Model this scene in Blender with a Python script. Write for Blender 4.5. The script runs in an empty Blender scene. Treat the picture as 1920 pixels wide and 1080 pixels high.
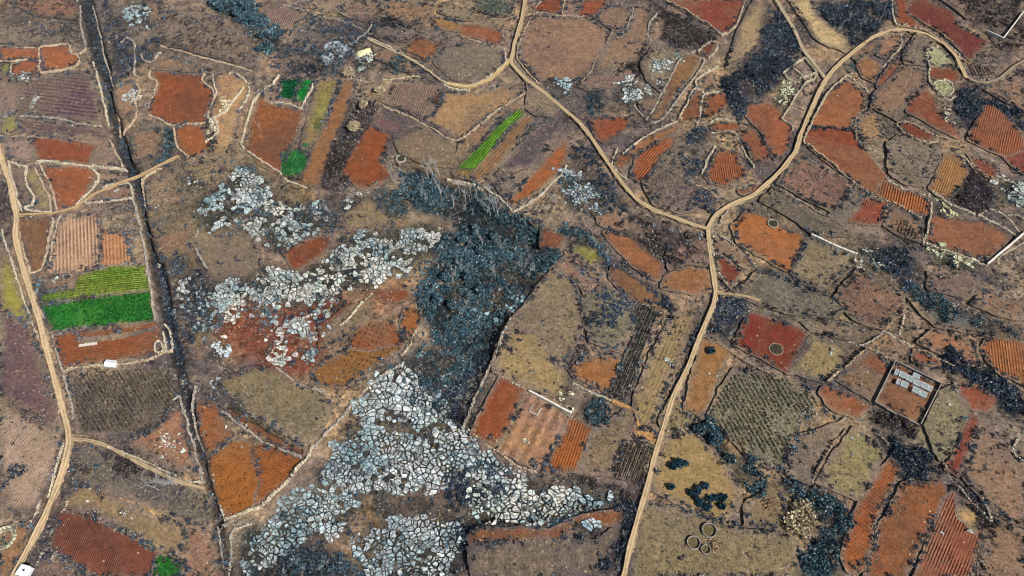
import bpy, math, random
import numpy as np
from mathutils import Vector
from mathutils.geometry import delaunay_2d_cdt

SC = bpy.context.scene
COL = SC.collection
rng = np.random.default_rng(7)
random.seed(7)

# ------------------------------------------------------------------ camera, sky, sun, exposure
W, H = 1920.0, 1080.0
PITCH = math.radians(57.0)
HFOV = math.radians(65.8)
DIST = 297.0
CAM = np.array([0.0, -DIST * math.cos(PITCH), DIST * math.sin(PITCH)])
cam_data = bpy.data.cameras.new("camera")
cam = bpy.data.objects.new("camera", cam_data)
COL.objects.link(cam)
cam.location = CAM
cam.rotation_euler = (math.pi / 2 - PITCH, 0, 0)
cam_data.sensor_fit = 'HORIZONTAL'
cam_data.angle = HFOV
cam_data.clip_start = 1.0
cam_data.clip_end = 20000.0
SC.camera = cam

SUN_EL = math.radians(44.0)
SUN_DIR = np.array([0.80, -0.60, 0.0])          # where the sun stands, seen from above (east-south-east of frame)
world = bpy.data.worlds.new("World")
SC.world = world
world.use_nodes = True
wn = world.node_tree.nodes
sky = wn.new('ShaderNodeTexSky')
sky.sky_type = 'NISHITA'
sky.sun_disc = False
sky.sun_elevation = SUN_EL
sky.sun_rotation = math.atan2(SUN_DIR[0], SUN_DIR[1])
sky.air_density = 1.2
wn['Background'].inputs[1].default_value = 0.06
world.node_tree.links.new(sky.outputs[0], wn['Background'].inputs[0])

sun_data = bpy.data.lights.new("sun", 'SUN')
sun_data.energy = 5.0
sun_data.angle = math.radians(0.5)
sun_data.color = (1.0, 0.96, 0.91)
sun = bpy.data.objects.new("sun", sun_data)
COL.objects.link(sun)
sun.rotation_euler = (math.pi / 2 - SUN_EL, 0, math.atan2(SUN_DIR[0], -SUN_DIR[1]))
sun.location = (150, -120, 200)

SC.view_settings.view_transform = 'Standard'
SC.view_settings.look = 'None'
SC.view_settings.gamma = 1.0
SC.view_settings.exposure = 0.46
SC.cycles.max_bounces = 4
SC.cycles.diffuse_bounces = 2
SC.render.film_transparent = False
SC.cycles.pixel_filter_type = 'BLACKMAN_HARRIS'
SC.cycles.filter_width = 1.0

# ------------------------------------------------------------------ pixel <-> ground
FPX = (W / 2) / math.tan(HFOV / 2)
FWD = np.array([0, math.cos(PITCH), -math.sin(PITCH)])
UPV = np.array([0, math.sin(PITCH), math.cos(PITCH)])

def pix(p, z=0.0):
    """photo pixel(s) -> points of the ground plane at height z"""
    p = np.atleast_2d(np.asarray(p, float))
    d = FWD[None] + (p[:, :1] - W / 2) / FPX * np.array([[1, 0, 0]]) + (H / 2 - p[:, 1:2]) / FPX * UPV[None]
    z = np.broadcast_to(np.asarray(z, float), (len(p),))
    t = (z - CAM[2]) / d[:, 2]
    return CAM[None] + d * t[:, None]

def pts(s):
    return np.array([[float(v) for v in q.split(',')] for q in s.split()])

def poly(s):
    return pix(pts(s))[:, :2]

KILL = np.array([1.40, 1.40, 1.40])                # sunlit radiance of a level white surface, measured

def lin(c):
    c = np.asarray(c, float) / 255.0
    return np.where(c <= 0.04045, c / 12.92, ((c + 0.055) / 1.055) ** 2.4)

def alb(*c):
    """a sunlit colour (0-255) -> base colour of the surface"""
    if len(c) == 1: c = c[0]
    return np.clip(lin(c) / KILL, 0.004, 0.85)

# ------------------------------------------------------------------ lattice noise
_lat = {}
def vnoise(x, y, scale, seed=0):
    if seed not in _lat:
        _lat[seed] = np.random.default_rng(1000 + seed).random((256, 256))
    L = _lat[seed]
    u = np.asarray(x) * scale + 1000.3; v = np.asarray(y) * scale + 1000.7
    iu = np.floor(u).astype(int); iv = np.floor(v).astype(int)
    fu = u - iu; fv = v - iv
    fu = fu * fu * (3 - 2 * fu); fv = fv * fv * (3 - 2 * fv)
    a = L[iu % 256, iv % 256]; b = L[(iu + 1) % 256, iv % 256]
    c = L[iu % 256, (iv + 1) % 256]; d = L[(iu + 1) % 256, (iv + 1) % 256]
    return (a * (1 - fu) + b * fu) * (1 - fv) + (c * (1 - fu) + d * fu) * fv

def fnoise(x, y, scale, oct=4, seed=0, rough=0.55):
    t = 0; a = 1; n = 0
    for k in range(oct):
        t = t + a * vnoise(x, y, scale * 2 ** k, seed + k); n += a; a *= rough
    return t / n

def inside(P, x, y):
    x = np.asarray(x); y = np.asarray(y)
    r = np.zeros(x.shape, bool)
    n = len(P)
    bb = (x >= P[:, 0].min()) & (x <= P[:, 0].max()) & (y >= P[:, 1].min()) & (y <= P[:, 1].max())
    if not bb.any(): return r
    xs = x[bb]; ys = y[bb]; q = np.zeros(xs.shape, bool)
    for i in range(n):
        x0, y0 = P[i]; x1, y1 = P[(i + 1) % n]
        if y0 == y1: continue
        c = ((y0 > ys) != (y1 > ys)) & (xs < (x1 - x0) * (ys - y0) / (y1 - y0) + x0)
        q ^= c
    r[bb] = q
    return r

def seg_dist(PL, x, y):
    """distance to a polyline"""
    d = np.full(np.shape(x), 1e9)
    for (x0, y0), (x1, y1) in zip(PL[:-1], PL[1:]):
        dx, dy = x1 - x0, y1 - y0
        L = dx * dx + dy * dy + 1e-9
        t = np.clip(((x - x0) * dx + (y - y0) * dy) / L, 0, 1)
        d = np.minimum(d, np.hypot(x - x0 - t * dx, y - y0 - t * dy))
    return d

def blur(a, n):
    """repeated box blur on a grid"""
    for _ in range(3):
        for ax in (0, 1):
            p = np.pad(a, [(n, n) if k == ax else (0, 0) for k in (0, 1)], mode='edge')
            c = np.cumsum(p, axis=ax)
            c = np.concatenate([np.zeros_like(np.take(c, [0], ax)), c], axis=ax)
            m = a.shape[ax]; w = 2 * n + 1
            hi = np.take(c, np.arange(w, w + m), ax); lo = np.take(c, np.arange(0, m), ax)
            a = (hi - lo) / w
    return a

# ------------------------------------------------------------------ mesh helpers
def mesh(name, V, F, mat=None, col=None, attrs=None, smooth=False, uv=None):
    """V (n,3); F list of index arrays (each array k x m: faces of m corners) or a list of lists"""
    me = bpy.data.meshes.new(name)
    V = np.asarray(V, np.float32)
    if isinstance(F, np.ndarray): F = [F]
    loops = []; starts = []; tot = 0
    for f in F:
        f = np.atleast_2d(np.asarray(f, np.int32))
        loops.append(f.ravel())
        starts.append(tot + np.arange(len(f)) * f.shape[1]); tot += f.size
    loops = np.concatenate(loops); starts = np.concatenate(starts)
    me.vertices.add(len(V)); me.vertices.foreach_set('co', V.ravel())
    me.loops.add(len(loops)); me.loops.foreach_set('vertex_index', loops.astype(np.int32))
    me.polygons.add(len(starts)); me.polygons.foreach_set('loop_start', starts.astype(np.int32))
    if col is not None:
        a = me.attributes.new('col', 'FLOAT_COLOR', 'POINT')
        c = np.ones((len(V), 4), np.float32); c[:, :3] = col
        a.data.foreach_set('color', c.ravel())
    for k, v in (attrs or {}).items():
        v = np.asarray(v, np.float32)
        if v.ndim == 2:
            a = me.attributes.new(k, 'FLOAT_VECTOR', 'POINT'); a.data.foreach_set('vector', v.ravel())
        else:
            a = me.attributes.new(k, 'FLOAT', 'POINT'); a.data.foreach_set('value', v)
    me.update(calc_edges=True)
    sf = me.attributes.new('sharp_face', 'BOOLEAN', 'FACE')
    sf.data.foreach_set('value', np.full(len(starts), not smooth))
    if mat: me.materials.append(mat)
    return me

def link(name, me, parent=None):
    o = bpy.data.objects.new(name, me)
    COL.objects.link(o)
    if parent is not None: o.parent = parent
    return o

def tag(o, label=None, cat=None, group=None, kind=None):
    if label: o['label'] = label
    if cat: o['category'] = cat
    if group: o['group'] = group
    if kind: o['kind'] = kind
    return o

class Soup:
    """collects transformed copies of small templates into arrays"""
    def __init__(s): s.V = []; s.F = {}; s.C = []; s.n = 0
    def add(s, V, F, C):
        V = np.asarray(V, float)
        s.V.append(V)
        for f in (F if isinstance(F, list) else [F]):
            f = np.atleast_2d(np.asarray(f)); s.F.setdefault(f.shape[1], []).append(f + s.n)
        C = np.asarray(C, float)
        s.C.append(np.broadcast_to(C, (len(V), 3))); s.n += len(V)
    def mesh(s, name, mat, smooth=False):
        return mesh(name, np.concatenate(s.V), [np.concatenate(v) for v in s.F.values()], mat, np.concatenate(s.C), smooth=smooth)

def instance(T, F, pos, scale, rot, C):
    """templates T (k variants, n, 3), one face array, many instances -> V, F, C"""
    m = len(pos); k, n, _ = T.shape
    which = rng.integers(0, k, m)
    v = T[which] * np.asarray(scale).reshape(m, 1, -1)
    c, s = np.cos(rot)[:, None], np.sin(rot)[:, None]
    x = v[..., 0] * c - v[..., 1] * s; y = v[..., 0] * s + v[..., 1] * c
    V = np.stack([x + pos[:, None, 0], y + pos[:, None, 1], v[..., 2] + pos[:, None, 2]], -1).reshape(-1, 3)
    FF = (F[None] + (np.arange(m) * n)[:, None, None]).reshape(-1, F.shape[1])
    return V, FF, C.reshape(-1, 3)

# ------------------------------------------------------------------ materials
class N:
    def __init__(s, name):
        s.m = bpy.data.materials.new(name); s.m.use_nodes = True
        s.t = s.m.node_tree; s.b = s.t.nodes['Principled BSDF']
        s.b.inputs['Roughness'].default_value = 0.95
        s.b.inputs['Specular IOR Level'].default_value = 0.15
    def new(s, typ, **kw):
        n = s.t.nodes.new(typ)
        for k, v in kw.items(): setattr(n, k, v)
        return n
    def put(s, sock, v):
        if isinstance(v, bpy.types.NodeSocket): s.t.links.new(v, sock)
        elif v is not None: sock.default_value = v
    def attr(s, name):
        n = s.new('ShaderNodeAttribute'); n.attribute_name = name; return n
    def math(s, op, a, b=None, clamp=False):
        n = s.new('ShaderNodeMath', operation=op, use_clamp=clamp); s.put(n.inputs[0], a); s.put(n.inputs[1], b); return n.outputs[0]
    def noise(s, pos, scale, detail=4, rough=0.6, dist=0.0):
        n = s.new('ShaderNodeTexNoise'); s.put(n.inputs['Vector'], pos)
        n.inputs['Scale'].default_value = scale; n.inputs['Detail'].default_value = detail
        n.inputs['Roughness'].default_value = rough; n.inputs['Distortion'].default_value = dist
        return n.outputs[0]
    def ramp(s, v, a, b, lo=0.0, hi=1.0):
        n = s.new('ShaderNodeMapRange'); s.put(n.inputs[0], v)
        for i, q in enumerate((a, b, lo, hi)): n.inputs[i + 1].default_value = q
        return n.outputs[0]
    def mix(s, f, a, b, mode='MIX'):
        n = s.new('ShaderNodeMix', data_type='RGBA', blend_type=mode)
        s.put(n.inputs[0], f); s.put(n.inputs[6], a); s.put(n.inputs[7], b); return n.outputs[2]
    def scale(s, col, f):
        n = s.new('ShaderNodeVectorMath', operation='SCALE'); s.put(n.inputs[0], col); s.put(n.inputs['Scale'], f); return n.outputs[0]
    def bump(s, h, dist, strength=1.0):
        n = s.new('ShaderNodeBump'); s.put(n.inputs['Height'], h); n.inputs['Distance'].default_value = dist
        n.inputs['Strength'].default_value = strength; s.t.links.new(n.outputs[0], s.b.inputs['Normal'])
    def out(s, col): s.put(s.b.inputs['Base Color'], col); return s.m

def rgb(c): return (float(c[0]), float(c[1]), float(c[2]), 1.0)

def make_field_mat():
    n = N('field_soil')
    pos = n.new('ShaderNodeNewGeometry').outputs['Position']
    c1 = n.attr('col').outputs['Color']; c2 = n.attr('col2').outputs['Vector']
    row = n.attr('row').outputs['Fac']; ru = n.attr('ru').outputs['Fac']; rough = n.attr('rough').outputs['Fac']
    big = n.noise(pos, 0.045, 6, 0.62, 0.4)
    base = n.mix(n.ramp(big, 0.44, 0.62), c1, c2)
    mid = n.noise(pos, 0.32, 5, 0.7)
    fine = n.noise(pos, 1.5, 3, 0.75)
    k = n.math('MULTIPLY', n.ramp(mid, 0.28, 0.72, 0.68, 1.30), n.ramp(fine, 0.25, 0.75, 0.60, 1.4))
    base = n.scale(base, k)
    # grass residue: grey straw and dark clods where the plot is rough
    clod = n.math('MULTIPLY', n.ramp(n.noise(pos, 0.9, 4, 0.8), 0.5, 0.62), rough)
    base = n.mix(clod, base, n.scale(base, 0.42))
    straw = n.math('MULTIPLY', n.ramp(n.noise(pos, 0.75, 4, 0.85, 0.6), 0.55, 0.68), rough)
    base = n.mix(n.math('MULTIPLY', straw, 0.6), base, rgb(alb(176, 158, 126)))
    wob = n.math('MULTIPLY', n.math('SUBTRACT', mid, 0.5), 0.55)
    wave = n.math('SINE', n.math('MULTIPLY', n.math('ADD', ru, wob), 6.2832))
    breaks = n.ramp(n.noise(pos, 0.10, 4, 0.7), 0.36, 0.58, 0.05, 1.0)
    amp = n.math('MULTIPLY', n.math('MULTIPLY', wave, row), breaks)
    base = n.scale(base, n.math('ADD', 1.0, n.math('MULTIPLY', amp, 0.36)))
    # scattered stones in the tilth
    v = n.new('ShaderNodeTexVoronoi'); n.put(v.inputs['Vector'], pos); v.inputs['Scale'].default_value = 0.4
    sep = n.new('ShaderNodeSeparateColor'); n.put(sep.inputs[0], v.outputs['Color'])
    st = n.math('MULTIPLY', n.math('LESS_THAN', v.outputs['Distance'], 0.13), n.math('GREATER_THAN', sep.outputs[0], 0.9))
    base = n.mix(n.math('MULTIPLY', st, 0.75), base, rgb(alb(205, 180, 150)))
    hgt = n.math('ADD', n.math('MULTIPLY', amp, 0.75), n.math('ADD', n.math('MULTIPLY', fine, 0.7), n.math('MULTIPLY', mid, 0.8)))
    n.bump(hgt, 0.28)
    return n.out(base)

def make_ground_mat():
    n = N('dry_ground')
    pos = n.new('ShaderNodeNewGeometry').outputs['Position']
    c1 = n.attr('col').outputs['Color']
    big = n.noise(pos, 0.05, 6, 0.65, 0.5)
    mid = n.noise(pos, 0.28, 6, 0.72, 0.4)
    fine = n.noise(pos, 1.2, 4, 0.8)
    hue = n.noise(pos, 0.09, 5, 0.7)
    base = n.mix(n.ramp(hue, 0.46, 0.62, 0, 0.5), c1, n.mix(1.0, c1, (0.66, 0.70, 0.84, 1), 'MULTIPLY'))
    base = n.mix(n.ramp(big, 0.50, 0.64, 0, 0.75), base, n.mix(1.0, c1, (1.75, 1.5, 1.1, 1), 'MULTIPLY'))
    base = n.scale(base, n.math('MULTIPLY', n.ramp(mid, 0.34, 0.66, 0.34, 1.7), n.ramp(fine, 0.28, 0.72, 0.5, 1.55)))
    n.bump(n.math('ADD', n.math('MULTIPLY', mid, 1.6), n.math('MULTIPLY', fine, 0.8)), 0.5)
    return n.out(base)

def make_col_mat(name, lo=0.75, hi=1.25, sc=1.2, bump=0.12, rough=0.95, spec=0.15, transl=0.0, detail=4):
    n = N(name)
    pos = n.new('ShaderNodeNewGeometry').outputs['Position']
    c = n.attr('col').outputs['Color']
    f = n.noise(pos, sc, detail, 0.7)
    c = n.scale(c, n.ramp(f, 0.25, 0.75, lo, hi))
    if bump: n.bump(f, bump)
    n.b.inputs['Roughness'].default_value = rough
    n.b.inputs['Specular IOR Level'].default_value = spec
    return n.out(c)

def make_rock_mat():
    n = N('limestone')
    pos = n.new('ShaderNodeNewGeometry').outputs['Position']
    c = n.attr('col').outputs['Color']
    f = n.noise(pos, 0.7, 6, 0.75, 0.8); g = n.noise(pos, 2.4, 4, 0.8)
    c = n.scale(c, n.ramp(f, 0.32, 0.68, 0.66, 1.2))
    # solution cracks along the joints
    mp = n.new('ShaderNodeMapping'); n.put(mp.inputs['Vector'], pos)
    mp.inputs['Rotation'].default_value = (0, 0, math.radians(-33)); mp.inputs['Scale'].default_value = (0.4, 0.7, 0.4)
    wv = n.new('ShaderNodeVectorMath', operation='ADD'); n.put(wv.inputs[0], mp.outputs[0])
    nz = n.new('ShaderNodeTexNoise'); n.put(nz.inputs['Vector'], pos); nz.inputs['Scale'].default_value = .8
    sc = n.new('ShaderNodeVectorMath', operation='SCALE'); n.put(sc.inputs[0], nz.outputs[1]); sc.inputs['Scale'].default_value = .9
    n.put(wv.inputs[1], sc.outputs[0])
    v = n.new('ShaderNodeTexVoronoi', feature='DISTANCE_TO_EDGE'); n.put(v.inputs['Vector'], wv.outputs[0]); v.inputs['Scale'].default_value = 1.0
    crack = n.ramp(v.outputs['Distance'], 0.01, 0.10)
    c = n.mix(n.math('MULTIPLY', n.math('SUBTRACT', 1.0, crack), 0.72), c, n.scale(c, 0.2))
    lich = n.ramp(n.noise(pos, 0.10, 5, 0.7), 0.46, 0.62, 0, 0.75)
    c = n.mix(lich, c, n.mix(1.0, c, (0.58, 0.79, 0.84, 1), 'MULTIPLY'))
    c = n.scale(c, n.ramp(g, 0.3, 0.7, 0.8, 1.18))
    n.bump(n.math('ADD', n.math('ADD', f, n.math('MULTIPLY', g, 0.5)), crack), 0.4)
    return n.out(c)

M_FIELD = make_field_mat(); M_GROUND = make_ground_mat()
M_PATH = make_col_mat('track_dirt', 0.72, 1.22, 0.9, 0.12)
M_STONE = make_col_mat('dry_wall_stone', 0.6, 1.3, 1.6, 0.2)
M_ROCK = make_rock_mat()
M_LEAF = make_col_mat('foliage', 0.55, 1.5, 0.8, 0)
M_BARK = make_col_mat('bark', 0.7, 1.25, 1.5, 0.05)
M_PLAIN = make_col_mat('rendered_concrete', 0.86, 1.08, 1.3, 0.03)
# ------------------------------------------------------------------ limestone: outcrop outline, block size m, fill, gap m, colour, what it is
ROCKZ = [
 ("366,376 420,342 445,310 490,322 512,345 505,372 470,390 440,420 400,440 372,430 360,400", 2.4, .52, .36, (205,208,204), "pale teal tinted limestone block above the walled grassy field"),
 ("500,372 545,385 600,372 624,398 610,430 560,445 520,480 500,450 470,440 440,420 472,392", 2.3, .50, .36, (220,214,200), "pale limestone block above the small red plot"),
 ("640,372 682,366 690,375 660,395 640,400", 2.0, .7, .28, (220,214,204), "pale limestone block left of the dark wedge"),
 ("498,490 530,502 560,515 610,488 645,442 700,438 760,420 800,408 838,424 820,462 790,492 720,520 700,545 640,540 600,566 540,578 460,562 420,580 380,560 398,530 470,522", 2.1, .66, .36, (222,216,204), "pale limestone block in the middle rock field"),
 ("400,562 470,565 560,578 640,545 660,580 640,612 600,640 592,690 545,706 520,690 480,672 520,640 470,620 410,640 392,610", 2.1, .36, .36, (226,216,204), "white limestone rock standing in red earth"),
 ("345,520 400,535 378,560 420,582 402,600 385,645 345,600 340,560", 1.8, .42, .35, (205,205,202), "grey limestone block at the left rim of the middle rocks"),
 ("384,652 412,643 434,647 434,662 405,678 385,672", 1.5, .8, .25, (210,214,214), "small pale limestone block in the little cluster by the ditch"),
 ("398,705 420,712 412,745 395,735", 1.4, .7, .3, (215,212,205), "white stone in the cluster above the red strip"),
 ("700,702 762,690 800,730 822,770 790,800 740,800 690,790 652,800", 2.4, .80, .42, (214,216,212), "pale limestone slab at the top of the lower rock field"),
 ("652,796 740,802 790,802 830,770 880,830 930,862 1000,902 960,930 900,900 860,880 830,905 760,915 690,925 640,910 600,900 580,905 620,840", 2.1, .82, .42, (212,213,210), "pale limestone block in the upper part of the lower rock field"),
 ("580,905 640,912 690,928 672,960 640,985 600,1000 560,1010 520,1040 480,1080 436,1085 440,1000 490,975 540,940", 2.0, .78, .40, (206,207,204), "pale limestone block in the left part of the lower rock field"),
 ("680,985 760,975 820,958 862,965 880,1000 862,1040 862,1085 680,1085 660,1040", 2.0, .80, .42, (208,209,208), "pale limestone block at the bottom of the lower rock field"),
 ("700,920 730,928 738,955 720,972 700,960", 3.4, .9, .25, (222,222,218), "big white slab on the dark bare patch"),
 ("770,940 800,938 812,955 788,965", 2.4, .8, .3, (218,218,214), "white slab right of the dark bare patch"),
 ("900,900 960,915 1030,905 1100,908 1165,925 1158,944 1100,962 1058,966 1000,985 905,985 870,960", 2.4, .82, .38, (224,220,208), "creamy limestone slab at the right of the lower rock field"),
 ("1076,988 1118,970 1141,985 1116,1010 1086,1006", 2.3, .85, .27, (216,214,206), "pale limestone slab in the outcrop on the brown plot"),
 ("1042,312 1066,310 1090,330 1120,352 1140,388 1118,408 1072,392 1052,362", 1.8, .50, .35, (204,210,214), "bluish white boulder below the orange strip"),
 ("822,600 862,592 920,560 962,540 986,552 950,598 900,622 838,642 802,640", 2.2, .45, .35, (176,200,206), "teal grey limestone block in the dark valley"),
 ("700,740 790,700 850,700 880,740 850,790 800,760 760,700", 1.8, .30, .4, (186,202,206), "bluish limestone block among shrubs in the valley"),
 ("1156,152 1190,142 1202,180 1166,206 1160,180", 1.7, .70, .25, (218,222,216), "white rock in the outcrop right of the tan field"),
 ("1042,150 1070,146 1074,178 1046,182", 1.9, .85, .25, (222,224,218), "white rock beside the track bend"),
 ("1178,195 1230,185 1218,170 1280,110 1262,96 1215,130 1205,180", 1.6, .42, .35, (200,200,192), "grey rock strewn along the lobed plot"),
 ("236,12 272,0 312,0 282,36 240,52 228,40", 1.9, .55, .3, (202,208,210), "pale rock near the top of the ditch"),
 ("268,52 292,42 296,52 275,58", 1.7, .8, .25, (215,214,208), "white rock on the slope right of the ditch"),
 ("222,186 256,164 262,178 240,196 222,196", 1.7, .75, .25, (222,214,204), "white rock in the small walled plot"),
 ("52,206 62,186 80,170 76,196 60,206", 1.6, .65, .25, (210,205,196), "white rock on the edge of the purple furrows"),
 ("12,140 60,138 58,162 40,160 20,150", 1.4, .5, .3, (205,205,202), "grey white stone below the small orange plot"),
 ("600,96 640,72 684,64 662,106 602,122", 1.8, .45, .35, (178,186,194), "grey rock on the scrub slope above the green square"),
 ("665,100 694,88 712,108 700,125 672,138 660,125", 1.8, .40, .3, (230,222,196), "pale boulder round the cream coloured clearing"),
 ("1742,462 1800,482 1848,497 1830,510 1770,505 1745,485", 2.2, .55, .3, (214,206,168), "yellowish rock below the large walled plot"),
 ("1612,470 1640,468 1690,510 1676,520 1630,500", 1.8, .45, .35, (196,198,188), "grey rock in the hedge right of centre"),
 ("1872,332 1920,340 1920,384 1890,380 1872,356", 1.9, .55, .3, (214,208,194), "white rock at the right edge by the scrub"),
 ("1448,190 1475,150 1500,158 1482,190 1462,215", 1.5, .55, .3, (218,210,172), "yellowish rubble block in the ruined stone pens"),
 ("1748,375 1790,395 1800,406 1752,400", 1.4, .6, .25, (224,212,166), "pale yellow rubble in the corner of the large walled plot"),
 ("402,190 425,180 436,196 420,215 402,205", 1.5, .5, .3, (226,212,176), "cream rock in the yellow excavation"),
 ("395,215 412,225 408,262 390,262 385,240", 1.5, .5, .3, (224,210,180), "cream rock below the yellow excavation"),
 ("1756,205 1772,195 1776,220 1766,235 1756,225", 2.0, .8, .25, (214,196,164), "cream rock beside the dark red plot"),
 ("1776,228 1800,222 1806,240 1790,238", 1.7, .7, .25, (222,204,176), "cream rock at the corner of the dark red plot"),
 ("1836,940 1852,962 1842,972 1828,955", 1.4, .6, .3, (222,208,172), "cream rubble at the yellow furrow ends"),
 ("300,795 345,790 352,840 335,870 300,850", 1.3, .22, .5, (226,212,198), "white stone on the brown triangle by the ditch"),
 ("455,820 480,828 490,856 470,860", 1.5, .5, .35, (222,206,186), "pale stone at the top of the bright orange field"),
 ("360,330 385,345 375,352 345,345 340,335", 1.5, .55, .3, (206,206,200), "grey rock right of the ditch crossing"),
 ("1640,480 1600,478 1560,470 1590,500 1620,510", 1.4, .25, .4, (200,196,184), "small grey stone in the scrub by the thick white wall"),
 ("1300,445 1322,432 1330,440 1320,455 1300,460", 1.7, .7, .3, (214,218,216), "white boulder at the track fork"),
 ("1255,575 1250,568 1262,566 1268,572 1262,580", 1.7, .9, .2, (226,226,222), "bright white rock above the tall round pen"),
 ("1045,735 1065,722 1085,728 1065,750 1048,755", 1.4, .6, .3, (226,216,180), "cream rubble above the straight white wall"),
 ("1240,680 1250,672 1262,680 1256,692 1244,690", 1.5, .85, .2, (228,216,196), "white stone in the heap on the long tan field"),
 ("968,824 985,830 1000,838 970,835", 1.2, .6, .3, (226,208,180), "white stone on the striped plots"),
 ("1036,775 1052,768 1054,782 1042,790", 1.2, .6, .3, (226,214,190), "white rubble below the straight white wall"),
 ("965,745 985,730 985,745 972,755", 1.2, .7, .3, (226,212,190), "white rubble at the red field's corner"),
 ("1250,1000 1262,980 1270,985 1262,1010", 1.0, .0, .3, (200,200,200), ""),
]

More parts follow.
